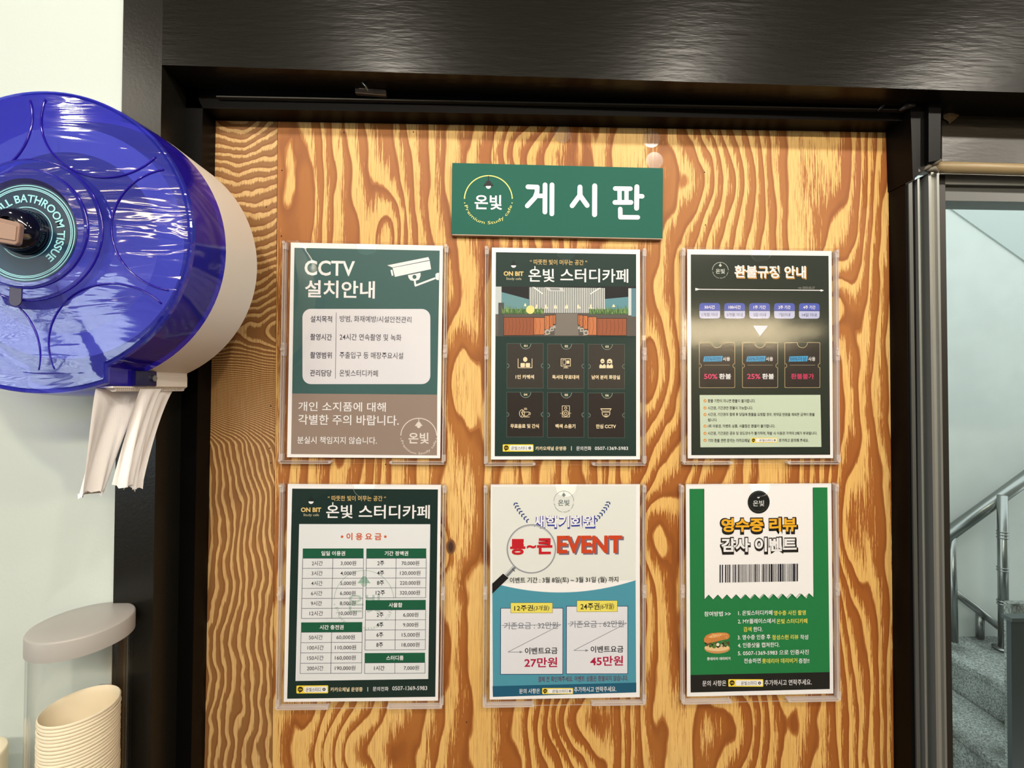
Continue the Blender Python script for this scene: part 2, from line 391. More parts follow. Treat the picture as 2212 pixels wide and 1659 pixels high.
# ------------------------------------------------------------------ stairwell behind the glass
X1, Z1, X2, Z2 = 2.37, CAMZ-1.38, 2.09, CAMZ-1.55
YS = 2.43
struct(MB().box(-1, 7, YS, YS+.1, -.6, 4.2).build('wall_stairwell', M['outwall']))
struct(MB().box(.3, 7, .8, YS, -.7, -.22).build('floor_stairwell', M['granite']))
st = root('granite_stair', (2.0, 1.9, -.22), 'grey granite stair with square treads seen through the window glass', 'stair')
def step(x0, x1, zt_, y0=1.72):
    a = MB().box(x0-2.0, x1-2.0, y0-1.9, YS-1.9, zt_-.03+.22, zt_+.22).box(x0+.015-2.0, x1-2.0, y0-1.9, YS-1.9, 0, zt_-.03+.22)
    return bevel(a.build('step', M['granite'], st), .004)
step(1.81, 2.09, CAMZ-1.72+.0); step(2.09, 2.37, Z2); step(2.37, 5.2, Z1)
# soffit slab of the flight above, its edge crossing the wall
so_ = MB(); a0, a1 = W(1990, 395, 2.40), W(2420, 700, 2.40)
so_.prism([(a0.x, a0.z), (a1.x, a1.z), (a1.x, a1.z+.9), (a0.x, a0.z+.9)], 2.422, YS)
struct(so_.build('stairwell_soffit', M['soffit']))
lg = MB(); a0, a1 = W(2047, 668, 2.38), W(2500, 590, 2.38); a2, a3 = W(2047, 720, 2.38), W(2500, 860, 2.38)
hr = root('stair_handrail', W(2165, 1400, 2.30), 'stainless steel handrail climbing to upper right behind the window glass', 'handrail')
def under(o, r):
    o.parent = r; o.matrix_parent_inverse = Matrix.Translation(-r.location); return o
def pipe(name, pts, r, par, seg=14, mat='steel'):
    return under(MB().tube(pts, r, seg).build(name, M[mat], smooth=True), par)
pipe('rail', [W(2030, 1168, 2.40), W(2300, 972, 2.30)], .034, hr)
pipe('post', [W(2165, 1070, 2.30), W(2168, 1402, 2.30)], .021, hr)
pipe('post', [W(2056, 1150, 2.38), W(2061, 1386, 2.38)], .018, hr)
for yy in (1147, 1153, 1160, 1225, 1231, 1297, 1303):
    pipe('ring', [W(2165.6, yy, 2.30), W(2165.6, yy+2.5, 2.30)], .0235, hr)
pipe('base_flange', [W(2168, 1399, 2.30), W(2168, 1402, 2.30)], .045, hr)
h2 = root('lower_handrail', W(2117, 1375, 2.41), 'thinner steel handrail sloping down behind the tall post', 'handrail')
pipe('rail', [W(2040, 1262, 2.41), W(2200, 1386, 2.36)], .020, h2); pipe('post', [W(2117, 1326, 2.40), W(2117, 1377, 2.40)], .018, h2)
bxx = root('dark_cabinet', W(2230, 1600, 1.25), 'dark green black metal box standing outside by the stair', 'box')
def up2(m, name, mat, par): return under(m.build(name, mat), par)
p0 = W(2184, 1340, 1.25); up2(MB().box(p0.x, p0.x+.5, 1.25, 1.262, -.22, p0.z), 'body', plain('dark_green_metal', (38, 48, 50), .35), bxx)
p1 = W(2184, 1334, 1.245); up2(MB().box(p1.x-.003, p1.x+.52, 1.240, 1.268, p0.z, p1.z), 'top', plain('dark_green_lid', (52, 62, 62), .4), bxx)
gb = W(2181, 1303, 1.63); gbo = MB().box(gb.x, gb.x+.9, 1.625, 1.65, -.2, gb.z).build('granite_block', M['granite'], loc=(gb.x+.4, 1.65, -.2)); tag(gbo, 'low speckled granite block behind the dark metal box outside', 'block')

# ------------------------------------------------------------------ plywood notice board
YP = .619
bd = root('plywood_board', (0, .63, 0), 'tall plywood board with wavy vertical grain, fitted inside the black door frame', 'board')
def bquad(x0, x1, z0=.2, z1=None):   # x0/x1: (bottom x, top x) at YP
    return x0, x1
tl, trr = P2(436, 232, YP), P2(1956, 258, YP)
ztop = lambda x: tl[1]+(trr[1]-tl[1])*(x-tl[0])/(trr[0]-tl[0])
xs_l = P2(438, 234, YP)[0]-.002, P2(413, 1659, YP)[0]-.002
def vx(xt, xb, yt=236):   # vertical seam: x at top / at row 1659 -> x at z=ztop and z=.2
    a, b = P2(xt, yt, YP), P2(xb, 1659, YP); k = (b[0]-a[0])/(b[1]-a[1])
    return lambda z: a[0]+k*(z-a[1])
L, s1, s2, R_ = vx(436, 411), vx(600, 588), vx(1066, 1061), vx(1954, 1968)
def strip(fa, fb, gap, mat, y0=YP, y1=YP+.003, name='veneer_strip', mb_=None):
    za, zb = ztop(fa(1.9)), ztop(fb(1.9)); z0 = .3
    m_ = MB().prism([(fa(z0)+gap, z0-CAMZ), (fb(z0)-gap, z0-CAMZ), (fb(1.9)-gap, zb-CAMZ), (fa(1.9)+gap, za-CAMZ)], y0-.63, y1-.63)
    o = m_.build(name, mat, bd); o.location = (0, 0, CAMZ); return o
strip(L, R_, 0, plain('plywood_core', (70, 42, 22), .8), YP+.003, .64, 'core')
strip(L, s1, .0003, M['woods']); strip(s1, s2, .0003, M['wood']); strip(s2, R_, .0003, M['wood'])
# foam along top and right edge
fo = MB(); n = 60
pts = [W(1954.5+(y-262)*.0098, y, YP) for y in [262+k*8 for k in range(n)]]
vv = []
for i, p in enumerate(pts): vv += [(p.x-.0012, YP-.0015, p.z), (p.x+.0018+random.random()*.0012*(1 if i < 50 else .3), YP-.0015, p.z)]
fo.add(vv, [(2*i, 2*i+1, 2*i+3, 2*i+2) for i in range(n-1)])
pts = [W(x, 261.5-(1955-x)*.0175, YP) for x in [1955-k*12 for k in range(50)]]; vv = []
for i, p in enumerate(pts): vv += [(p.x, YP-.0015, p.z-.0008), (p.x, YP-.0015, p.z+.0008+random.random()*.0008)]
fo.add(vv, [(2*i, 2*i+1, 2*i+3, 2*i+2) for i in range(49)])
pts = [W(1964.5+(y-1480)*.02, y, YP) for y in range(1480, 1660, 8)]; vv = []
for i, p in enumerate(pts): vv += [(p.x-.001, YP-.0015, p.z), (p.x+.001+random.random()*.0012, YP-.0015, p.z)]
fo.add(vv, [(2*i, 2*i+1, 2*i+3, 2*i+2) for i in range(len(pts)-1)])
fo = fo.build('edge_foam', M['foam'], loc=(.58, YP, 1.2)); so = fo.modifiers.new('s', 'SOLIDIFY'); so.thickness = .002
fo['kind'] = 'stuff'; tag(fo, 'uneven line of yellow foam filling the gap along the board edge', 'foam')
# clear round pads and pin knots
padl = ['upper clear round adhesive pad near the board top, above the sign', 'clear round adhesive pad stuck at the very top, above the sign end', 'lower faint round adhesive pad just above the sign corner']
for i, (x, y) in enumerate(((1215, 290), (1407, 300), (1414, 347))):
    c = W(x, y, YP-.001); m_ = MB().tube([(c.x, YP-.0012, c.z), (c.x, YP-.0002, c.z)], .0125, 28)
    o = m_.build('adhesive_pad', clear('clear_gel_%d' % i, (.97, .96, .93), 1.4, .15, .06), loc=c); tag(o, padl[i], 'pad', 'clear adhesive pads on the board')
pn = MB()
for x, y in ((609, 368), (608, 510), (743, 286), (893, 285), (1522, 372), (1524, 486), (1525, 560), (585, 877), (583, 968), (585, 1000), (1937, 478), (1940, 620), (833, 1003), (1008, 1560), (1500, 1005), (575, 447)):
    c = W(x, y, YP-.0002); pn.tube([(c.x, YP-.0004, c.z), (c.x, YP+.001, c.z)], .0009, 8)
o = under(pn.build('nail_holes', plain('dark_hole', (40, 24, 14), .9)), bd); o['kind'] = 'stuff'
c = W(974, 1181, YP); kn = MB()
for k, (a, b) in enumerate(((.0065, .011), (.0045, .0085), (.0028, .006))):
    kn.add([(c.x+a*math.cos(t), YP-.0004-k*.0002, c.z+b*math.sin(t)) for t in [2*PI*i/20 for i in range(20)]], [tuple(range(20))], k)
under(kn.build('knot', [plain('knot_rim', (128, 84, 48), .6), plain('knot_ring', (86, 54, 32), .6), plain('knot_core', (58, 36, 24), .7)]), bd)

# hinge bracket under the lintel and the one at the far corner
def bracket(px, py, sc, label):
    c = W(px, py, .585); r = root('roller_bracket', c, label, 'bracket')
    k = sc/F*.585
    def q(x, y): return (x*k, -y*k)
    el = [(22*math.cos(t)+0, 15*math.sin(t)-2) for t in [2*PI*i/20 for i in range(20)]]
    o = MB().prism([q(a, b) for a, b in el], -.004, .004).build('plate', M['hook'], r); bevel(o, .001)
    for dx in (-20, 20):
        o = MB().tube([(dx*.7*k, -.009, .004*0+6*k), (dx*.7*k, -.003, 6*k)], 4.2*k, 10).build('screw', M['steel'], r)
    MB().tube([(0, -.012, -2*k), (0, -.003, -2*k)], 6*k, 10).build('pin', M['hook'], r, smooth=True)
    bevel(MB().prism([q(-18, 8), q(48, 12), q(48, 24), q(-18, 20)], -.003, .003).build('arm', M['hook'], r), .0006)
    MB().tube([(0, -.012, -2*k), (3*k, -.014, -10*k), (9*k, -.014, -16*k), (14*k, -.012, -24*k)], 2.2*k, 8).build('lever', M['steel'], r, smooth=True)
    return r
bracket(787, 184, 1.0, 'small steel bracket with two screws under the black lintel')
cw = root('black_cable', W(1945, 232, .585), 'black cable and clip tucked in the upper corner of the door recess', 'cable')
under(MB().tube([W(1895, 240, .587), W(1915, 222, .583), W(1935, 214, .582), W(1965, 222, .58), W(1978, 238, .583)], .002, 8).build('cord', plain('black_rubber', (34, 32, 30), .25), smooth=True), cw)
under(MB().tube([W(1942, 238, .584), W(1958, 230, .58), W(1975, 228, .578)], [.002, .004, .003], 8).build('clip', plain('black_plastic', (44, 42, 40), .3), smooth=True), cw)

# ------------------------------------------------------------------ printing
def homog(src, dst):
    A = []; b = []
    for (x, y), (u, v) in zip(src, dst):
        A.append([x, y, 1, 0, 0, 0, -u*x, -u*y]); b.append(u); A.append([0, 0, 0, x, y, 1, -v*x, -v*y]); b.append(v)
    n = 8
    for i in range(n):
        p = max(range(i, n), key=lambda r: abs(A[r][i])); A[i], A[p] = A[p], A[i]; b[i], b[p] = b[p], b[i]
        for r in range(n):
            if r != i:
                f = A[r][i]/A[i][i]
                if f: A[r] = [a-f*c for a, c in zip(A[r], A[i])]; b[r] -= f*b[i]
    h = [b[i]/A[i][i] for i in range(n)]
    def f(x, y):
        d = h[6]*x+h[7]*y+1; return ((h[0]*x+h[1]*y+h[2])/d, (h[3]*x+h[4]*y+h[5])/d)
    return f
_gc = {}; _fo = []; NEED = set(); PRINTS = []
def norm(v, f):
    x0 = min(a[0] for a in v); x1 = max(a[0] for a in v); y0 = min(a[1] for a in v); y1 = max(a[1] for a in v)
    return ([((a-x0)/(x1-x0), (b-y0)/(y1-y0)) for a, b in v], f, (x1-x0)/(y1-y0))
def batch():
    """all lines of one weight as one text block, cut apart again by rows"""
    for bold in sorted({b for _, b in NEED}):
        rows = sorted(t for t, b in NEED if b == bold)
        c = bpy.data.curves.new('t', 'FONT'); c.resolution_u = 3; c.offset = bold; c.space_line = 4; c.body = '\n'.join(rows)
        o = bpy.data.objects.new('t', c); me = bpy.data.meshes.new_from_object(o)
        out = [([], [], {}) for _ in rows]; co = [(v.co.x, v.co.y) for v in me.vertices]
        for p_ in me.polygons:
            vs = list(p_.vertices); i = round((.3-sum(co[v][1] for v in vs)/len(vs))/4)
            V_, F_, mp = out[i]
            for v in vs:
                if v not in mp: mp[v] = len(V_); V_.append(co[v])
            F_.append(tuple(mp[v] for v in vs))
        for t, (V_, F_, _) in zip(rows, out): _gc[(t, bold)] = norm(V_, F_)
        bpy.data.objects.remove(o); bpy.data.curves.remove(c); bpy.data.meshes.remove(me)
def glyphs(s, bold=0):
    k = (s, bold)
    if k in _gc: return _gc[k]
    if not _fo:
        c = bpy.data.curves.new('t', 'FONT'); c.resolution_u = 3; _fo.append(bpy.data.objects.new('t', c))
    o = _fo[0]; c = o.data; c.body = s; c.offset = bold
    me = bpy.data.meshes.new_from_object(o)
    v = [(a.co.x, a.co.y) for a in me.vertices]; f = [tuple(p.vertices) for p in me.polygons]
    bpy.data.meshes.remove(me)
    _gc[k] = norm(v, f); return _gc[k]
class Print:
    def __init__(s, root_, zc, size): s.r = root_; s.w, s.h = size; s.H = homog(zc, [(0, 0), (s.w, 0), (s.w, s.h), (0, s.h)]); s.parts = {}; s.q = []; PRINTS.append(s)
    def raw(s, part, pts, faces, col, layer):
        m_, cols = s.parts.setdefault(part, (MB(), []))
        if col not in cols: cols.append(col)
        s.k = (getattr(s, 'k', 0)+1) % 40
        m_.add([((x-s.w/2)/1000, -.00008-.00010*layer-.0000006*s.k, -(y-s.h/2)/1000) for x, y in pts], faces, cols.index(col))
    def poly(s, part, pts, col, layer=1): s.raw(part, [s.H(*p) for p in pts], [tuple(range(len(pts)))], col, layer)
    def rect(s, part, x0, y0, x1, y1, col, layer=1, r=0):
        if not r: return s.poly(part, [(x0, y0), (x1, y0), (x1, y1), (x0, y1)], col, layer)
        p = []
        for cx, cy_, a in ((x1-r, y0+r, -90), (x1-r, y1-r, 0), (x0+r, y1-r, 90), (x0+r, y0+r, 180)):
            for k in range(7): t = math.radians(a+15*k); p.append((cx+r*math.cos(t), cy_+r*math.sin(t)))
        s.poly(part, p, col, layer)
    def frame(s, part, x0, y0, x1, y1, wd, col, layer=1):
        s.rect(part, x0, y0, x1, y0+wd, col, layer); s.rect(part, x0, y1-wd, x1, y1, col, layer)
        s.rect(part, x0, y0+wd, x0+wd, y1-wd, col, layer); s.rect(part, x1-wd, y0+wd, x1, y1-wd, col, layer)
    def disc(s, part, cx, cy_, r, col, layer=1, ry=None, n=28): s.poly(part, [(cx+r*math.cos(2*PI*i/n), cy_+(ry or r)*math.sin(2*PI*i/n)) for i in range(n)], col, layer)
    def arc(s, part, cx, cy_, r, wd, a0, a1, col, layer=1, ry=None, n=40):
        ry = ry or r; o = []; q = []
        for i in range(n+1):
            t = math.radians(a0+(a1-a0)*i/n); o.append(s.H(cx+(r+wd/2)*math.cos(t), cy_+(ry+wd/2)*math.sin(t))); q.append(s.H(cx+(r-wd/2)*math.cos(t), cy_+(ry-wd/2)*math.sin(t)))
        s.raw(part, o+q, [(i, i+1, n+2+i, n+1+i) for i in range(n)], col, layer)
    def line(s, part, pts, wd, col, layer=1, rnd=False):
        for (a, b), (c, d) in zip(pts, pts[1:]):
            l = math.hypot(c-a, d-b) or 1; nx, ny = -(d-b)/l*wd/2, (c-a)/l*wd/2
            s.poly(part, [(a+nx, b+ny), (c+nx, d+ny), (c-nx, d-ny), (a-nx, b-ny)], col, layer)
        if rnd:
            for a, b in pts: s.disc(part, a, b, wd/2, col, layer+.02, n=16)
    def text(s, x0, y0, x1, y1, t, col, bold=0, layer=3, part='lettering', shear=0):
        bold = round(bold+.007, 4)
        NEED.add((t, bold)); s.q.append(lambda: s._text(x0, y0, x1, y1, t, col, bold, layer, part, shear))
    def arctext(s, cx, cy_, R, hgt, a0, a1, t, col, bold=0, layer=3, top=False, part='lettering', ry=None):
        NEED.add((t, bold)); s.q.append(lambda: s._arctext(cx, cy_, R, hgt, a0, a1, t, col, bold, layer, top, part, ry))
    def _text(s, x0, y0, x1, y1, t, col, bold=0, layer=3, part='lettering', shear=0):
        g, f, _ = glyphs(t, bold); xc, yc = (x0+x1)/2, (y0+y1)/2
        c = s.H(xc, yc); a = s.H(x0, yc); b = s.H(x1, yc); e = s.H(xc, y0); h = s.H(xc, y1)
        wd = math.dist(a, b); ht = math.dist(e, h)
        s.raw(part, [(c[0]+(u-.5)*wd+shear*(v-.5)*ht, c[1]-(v-.5)*ht) for u, v in g], f, col, layer)
    def _arctext(s, cx, cy_, R, hgt, a0, a1, t, col, bold=0, layer=3, top=False, part='lettering', ry=None):
        g, f, _ = glyphs(t, bold); k = (ry or R)/R
        p = []
        for u, v in g:
            th = math.radians(a0+(a1-a0)*u); r = (R+v*hgt) if top else (R+(1-v)*hgt-hgt)
            p.append(s.H(cx+r*math.cos(th), cy_-k*r*math.sin(th)))
        s.raw(part, p, f, col, layer)
    def logo(s, cx, cy_, r, col, tc=None, lampc=None, bulb=None, wd=None, layer=3, full=True, part='logo', arcc=None, ky=1.0):
        tc = tc or col; lampc = lampc or col; bulb = bulb or col; wd = wd or r*.045; arcc = arcc or col
        s.arc(part, cx, cy_, r, wd, -178, -2, arcc, layer, ry=r*ky)
        s.line(part, [(cx, cy_-r*ky), (cx, cy_-r*.8*ky)], wd*.8, lampc, layer+.1)
        s.poly(part, [(cx-r*.05, cy_-r*.80*ky), (cx+r*.05, cy_-r*.80*ky), (cx+r*.22, cy_-r*.57*ky), (cx-r*.22, cy_-r*.57*ky)], lampc, layer)
        s.poly(part, [(cx+r*.11*math.cos(math.radians(a)), cy_-r*.57*ky+r*.12*math.sin(math.radians(a))) for a in range(0, 181, 20)], bulb, layer)
        s.text(cx-r*.57, cy_-r*.2, cx+r*.57, cy_+r*.42, '온빛', tc, .012, layer, part)
        for a in (172, 8): s.disc(part, cx+r*math.cos(math.radians(a)), cy_+r*ky*math.sin(math.radians(a)), r*.025, arcc, layer, n=8)
        s.arctext(cx, cy_, r*1.07, r*.17, 194, 346, 'Premium Study cafe', arcc, 0, layer, part=part, ry=r*1.07*ky)
    def badge(s, x0, y0, x1, y1, layer=3):
        h = y1-y0; s.rect('badge', x0, y0, x1, y1, (250, 224, 70), layer, r=h*.12)
        s.rect('badge', x0+h*1.0, y0+h*.14, x1-h*.12, y1-h*.14, (246, 246, 250), layer+1, r=h*.1)
        s.disc('badge', x0+h*.5, y0+h*.47, h*.34, (50, 34, 22), layer+1, n=16); s.poly('badge', [(x0+h*.35, y0+h*.6), (x0+h*.6, y0+h*.75), (x0+h*.36, y0+h*.95)], (50, 34, 22), layer+1)
        s.text(x0+h*.3, y0+h*.38, x0+h*.7, y0+h*.58, 'Ch', (250, 224, 70), .01, layer+2, 'badge')
        s.text(x0+h*1.2 if x1-x0 < h*4.6 else x0+h*1.7, y0+h*.26, x1-h*.95, y0+h*.78, '온빛스터디', (30, 30, 36), 0, layer+2, 'badge')
        s.disc('badge', x1-h*.52, y0+h*.5, h*.2, (40, 42, 50), layer+2, n=16); s.line('badge', [(x1-h*.62, y0+h*.5), (x1-h*.42, y0+h*.5)], h*.05, (246, 246, 250), layer+3); s.line('badge', [(x1-h*.52, y0+h*.4), (x1-h*.52, y0+h*.6)], h*.05, (246, 246, 250), layer+3)
    def build(s): pass
    def finish(s):
        for q in s.q: q()
        for part, (m_, cols) in s.parts.items():
            o = m_.build(part.split('#')[0], [ink(c) for c in cols], s.r)
            if o.name.startswith(('lettering', 'logo', 'watermark', 'printed_photo', 'laurel', 'burger', 'badge', 'barcode')): o['kind'] = 'stuff'
def ell(cx, cy_, a, b, n=20, a0=0, a1=360): return [(cx+a*math.cos(math.radians(a0+(a1-a0)*i/n)), cy_+b*math.sin(math.radians(a0+(a1-a0)*i/n))) for i in range(n+(0 if a1-a0 == 360 else 1))]

WH = (240, 240, 244)
CORN = [((600, 500, 3.19), ((90, 75), (1140, 95), (1120, 1565), (62, 1557))),
        ((1030, 510, 3.254), ((103, 82), (1148, 97), (1148, 1568), (100, 1568))),
        ((1450, 510, 3.254), ((112, 95), (1128, 103), (1138, 1562), (115, 1560))),
        ((590, 1020, 3.19), ((95, 80), (1158, 85), (1137, 1580), (78, 1580))),
        ((1030, 1020, 3.19), ((95, 85), (1122, 85), (1122, 1550), (92, 1565))),
        ((1450, 1020, 3.19), ((97, 80), (1105, 78), (1115, 1525), (112, 1548)))]
LAB = ['teal CCTV notice with a white camera drawing and a rounded white table', 'dark green poster with a photo of study desks above six icon tiles',
       'dark green refund rules poster with five blue tags and three ticket boxes', 'dark green price list poster with white tables of hours and fees',
       'white and blue event poster with a magnifying glass and red lettering', 'bright green poster with a white receipt, barcode and burger picture']
HLAB = ['clear acrylic holder around the teal CCTV notice', 'clear acrylic holder around the dark poster with six icon tiles', 'clear acrylic holder around the refund rules poster',
        'clear acrylic holder around the price list poster', 'clear acrylic holder around the white and blue event poster', 'clear acrylic holder around the bright green burger poster']
posters = []
for i, ((ox, oy, sc), cs) in enumerate(CORN):
    pts = [W(ox+x/sc, oy+y/sc, YB) for x, y in cs]
    c = sum(pts, Vector())/4; hv = (pts[1]-pts[0])+(pts[2]-pts[3]); vv_ = (pts[0]-pts[3])+(pts[1]-pts[2])
    ang = (math.atan2(-hv.z, hv.x)+math.atan2(vv_.x, vv_.z))/2
    r = root('paper_poster', c, LAB[i], 'poster', 'A4 posters on the plywood board', ang)
    s_ = MB().box(-.105, .105, 0, .0003, -.1485, .1485).build('sheet', M['paper'], r)
    posters.append(Print(s_, cs, (210, 297)))
    # holder
    h = root('acrylic_holder', c+Vector((0, .001, 0)), HLAB[i], 'sign holder', 'acrylic poster holders on the plywood board', ang)
    n = 16; nr = .0145
    ol = [(-.114, -.1555), (.112, -.1555), (.112, .1505), (nr+.004, .1505)]
    ol += [(nr+.001, .1485)]+[(nr*math.cos(t), .1465-.002-.013*math.sin(t)*1.0) for t in [PI*k/n for k in range(n+1)]]+[(-nr-.001, .1485), (-nr-.004, .1505), (-.114, .1505)]
    nx = len(ol)
    fs = MB(); fs.prism(ol, -.0046, -.0030)
    fs.mi = [0, 0]+[1]*nx; fs.build('front_sheet', [M['acryf'] if i == 2 else M['acry'], M['acedge']], h)
    bs = MB().box(-.114, .112, .0012, .0022, -.1555, .1505); bs.build('back_sheet', M['acry'], h)
    for sgn, x in ((-1, -.1125), (1, .1095)):
        for z0, z1 in ((-.150, -.004), (.006, .146)):
            q = MB(); q.box(x-.0016, x+.0002, -.0056, .001, z0, z1); q.box(x+.0016, x+.0026, -.0052, .001, z0, z1); bevel(q.build('side_rail', M['acedge'], h), .0004)
        for z in (-.152, 0, .147):
            q = MB().tube([(x, -.0068, z), (x, .001, z)], .0022, 12); q.box(x-.002, x+.0035, -.005, .001, z-.009 if z > -.1 else z, z+.009 if z < .1 else z); q.build('corner_clip', M['acedge'], h)
    for x0, x1 in ((-.113, -.045), (.038, .111)):
        q = MB().box(x0, x1, -.0056, .001, -.1565, -.1550).box(x0, x1, -.0050, .001, -.1535, -.1527); q.tube([(x1 if x1 < 0 else x0, -.006, -.154), (x1 if x1 < 0 else x0, .001, -.154)], .0022, 10)
        q.build('bottom_rail', M['acedge'], h)

# --- poster 1
p = posters[0]; TE = (62, 98, 98); BR = (150, 132, 122); DG = (70, 72, 84)
p.poly('printed_background', [(115, 112), (1117, 130), (1100, 1125), (98, 1117)], TE, 1)
p.poly('printed_background', [(98, 1117), (1100, 1125), (1098, 1545), (90, 1535)], BR, 1)
p.rect('printed_background', 170, 533, 1052, 1052, (226, 226, 234), 2, r=58)
p.text(185, 200, 532, 305, 'CCTV', WH, .012); p.text(188, 338, 670, 458, '설치안내', WH, .012)
for k, (a, b) in enumerate((('설치목적', '방범, 화재예방/시설안전관리'), ('촬영시간', '24시간 연속촬영 및 녹화'), ('촬영범위', '주출입구 등 매장주요시설'), ('관리담당', '온빛스터디카페'))):
    y = [604, 728, 853, 976][k]; p.text(225-k, y-23, 374-k, y+22, a, (40, 38, 60), .004); p.text(428-k, y-22, [922, 853, 865, 690][k], y+24, b, DG)
for y in (661, 794, 925): p.line('lettering', [(195, y-3), (1042, y+5)], 3, DG)
p.line('lettering', [(403, 558), (397, 1015)], 3, DG, 3.2)
p.text(142, 1176, 745, 1240, '개인 소지품에 대해', WH); p.text(142, 1265, 835, 1335, '각별한 주의 바랍니다.', WH); p.text(135, 1415, 683, 1465, '분실시 책임지지 않습니다.', WH)
p.logo(972, 1412, 124, (226, 218, 212))
C = 'camera_icon'
p.poly(C, [(755, 232), (1038, 175), (1048, 195), (790, 247)], WH, 3); p.poly(C, [(792, 250), (1048, 200), (1058, 258), (808, 312)], WH, 3)
p.poly(C, [(777, 265), (790, 262), (798, 303), (786, 304)], WH, 3); p.poly(C, [(898, 300), (985, 283), (985, 305), (975, 330), (945, 341), (915, 335), (902, 318)], WH, 3)
p.disc(C, 943, 312, 14, TE, 4); p.line(C, [(942, 322), (950, 372), (1082, 322)], 13, WH, 3, True); p.poly(C, [(1088, 292), (1100, 284), (1113, 284), (1111, 333), (1097, 333), (1088, 324)], WH, 3)
p.build()
# --- header shared by posters 2 and 4
GR = (22, 50, 46); GO = (216, 186, 122)
def header(p, dy, x1):
    p.text(372, 168+dy, 775, 205+dy, '“ 따뜻한 빛이 머무는 공간 ”', GO, .004)
    p.text(362, 232+dy, 545, 325+dy, '온빛', WH, .008); p.text(587, 232+dy, x1, 328+dy, '스터디카페', WH, .008)
    p.line('logo', [(407, 214+dy), (407, 236+dy)], 7, WH, 4)
    p.text(187, 250+dy, 327, 282+dy, 'ON BIT', (226, 196, 128), .03); p.text(205, 293+dy, 312, 315+dy, 'Study cafe', (200, 190, 160))
    p.poly('logo', ell(257, 208+dy, 18, 17, 12, 0, 180), WH, 3); p.poly('logo', [(255, 165+dy), (259, 165+dy), (262, 180+dy), (280, 206+dy), (234, 206+dy), (252, 180+dy)], (12, 28, 28), 2)
p = posters[1]
p.poly('printed_background', [(132, 115), (1120, 130), (1120, 1545), (127, 1545)], GR, 1)
header(p, 0, 1065)
C = 'printed_photo'
def R2(x0, y0, x1, y1, c, l): p.rect(C, x0, y0, x1, y1, c, l)
R2(130, 357, 1120, 705, (26, 27, 32), 2); R2(130, 545, 1120, 705, (92, 88, 84), 2.4)
R2(130, 357, 172, 550, (196, 206, 210), 3); p.poly(C, [(172, 395), (370, 448), (370, 520), (172, 520)], (106, 150, 158), 3); p.poly(C, [(900, 445), (1065, 430), (1065, 520), (900, 520)], (98, 148, 162), 3)
R2(1065, 370, 1086, 560, (206, 214, 218), 3); R2(1086, 370, 1120, 568, (96, 134, 150), 3); R2(150, 470, 190, 700, (76, 80, 80), 3.3)
p.poly(C, [(366, 360), (900, 368), (900, 545), (366, 540)], (112, 118, 118), 3)
for k in range(42): x = 372+k*12.7; R2(x, 362+k*.15, x+6, 543, (222, 226, 226), 4)
p.poly(C, [(478, 362), (605, 365), (612, 392), (502, 388)], (206, 208, 210), 5); p.poly(C, [(510, 367), (580, 369), (584, 384), (520, 383)], (150, 152, 154), 6)
p.poly(C, [(388, 360), (402, 360), (468, 408), (462, 412)], (240, 240, 236), 5); p.poly(C, [(858, 367), (872, 367), (800, 412), (794, 408)], (240, 240, 236), 5)
random.seed(3)
for xa, xb, yb in ((172, 470, 550), (790, 1065, 552)):
    R2(xa, yb-35, xb, yb, (72, 104, 62), 5)
    for k in range(90):
        x = random.uniform(xa, xb); f = (x-xa)/(xb-xa); hgt = (62-30*f) if xa < 300 else (34+28*f); dx = random.uniform(-16, 16); y = yb-random.uniform(0, 25)
        p.poly(C, [(x-3, y), (x+3, y), (x+dx, y-hgt*random.uniform(.5, .95))], random.choice([(96, 136, 74), (66, 98, 56), (140, 166, 104), (112, 150, 88)]), 5.5)
p.poly(C, [(556, 545), (708, 545), (716, 700), (545, 700)], (124, 118, 112), 3)
def booth(x0, y0, x1, y1, c):
    R2(x0-3, y0-4, x1+3, y1+3, (52, 38, 34), 6); R2(x0, y0, x1, y1, c, 7)
    random.seed(int(x0))
    n = max(1, int((x1-x0)/26))
    for k in range(n):
        x = x0+8+k*(x1-x0-10)/n; p.line(C, [(x, y0+6), (x+6, (y0+y1)/2), (x-2, y1-6)], 2, (110, 62, 40), 8)
booth(553-16, 558, 553, 620, (188, 116, 74)); booth(512, 560, 534, 640, (196, 120, 78)); booth(478, 563, 508, 655, (200, 124, 80)); booth(402, 577, 474, 694, (198, 122, 80)); booth(190, 575, 398, 698, (152, 88, 60))
booth(712, 558, 722, 625, (188, 116, 74)); booth(724, 560, 744, 640, (196, 120, 78)); booth(749, 563, 777, 655, (200, 124, 80)); booth(782, 572, 840, 697, (198, 122, 80)); booth(845, 583, 1050, 700, (156, 90, 62))
for x, y, q in ((495, 676, 20), (526, 656, 15), (543, 640, 10), (765, 680, 19), (737, 660, 15), (718, 646, 9)):
    p.disc(C, x, y, q, (176, 172, 166), 8.2, n=12); p.disc(C, x+2, y+3, q*.5, (112, 106, 100), 8.4, n=10)
    p.line(C, [(x-q, y+q), (x+q, y+q*.6)], 3, (220, 214, 206), 8.4)
p.disc(C, 375, 520, 30, (236, 222, 140), 8.0, ry=30, n=14); p.poly(C, [(330, 495), (348, 495), (342, 476), (336, 476)], (246, 244, 190), 8.3); p.poly(C, [(950, 502), (972, 502), (965, 484), (957, 484)], (246, 244, 190), 8.3)
for x in (418, 485, 552, 630, 715, 800): p.poly(C, [(x-14, 512), (x+14, 512), (x+4, 484), (x-4, 484)], (226, 222, 196), 5.2)
TL_ = (36, 30, 28); OUT = (170, 178, 168); IC = (240, 222, 186)
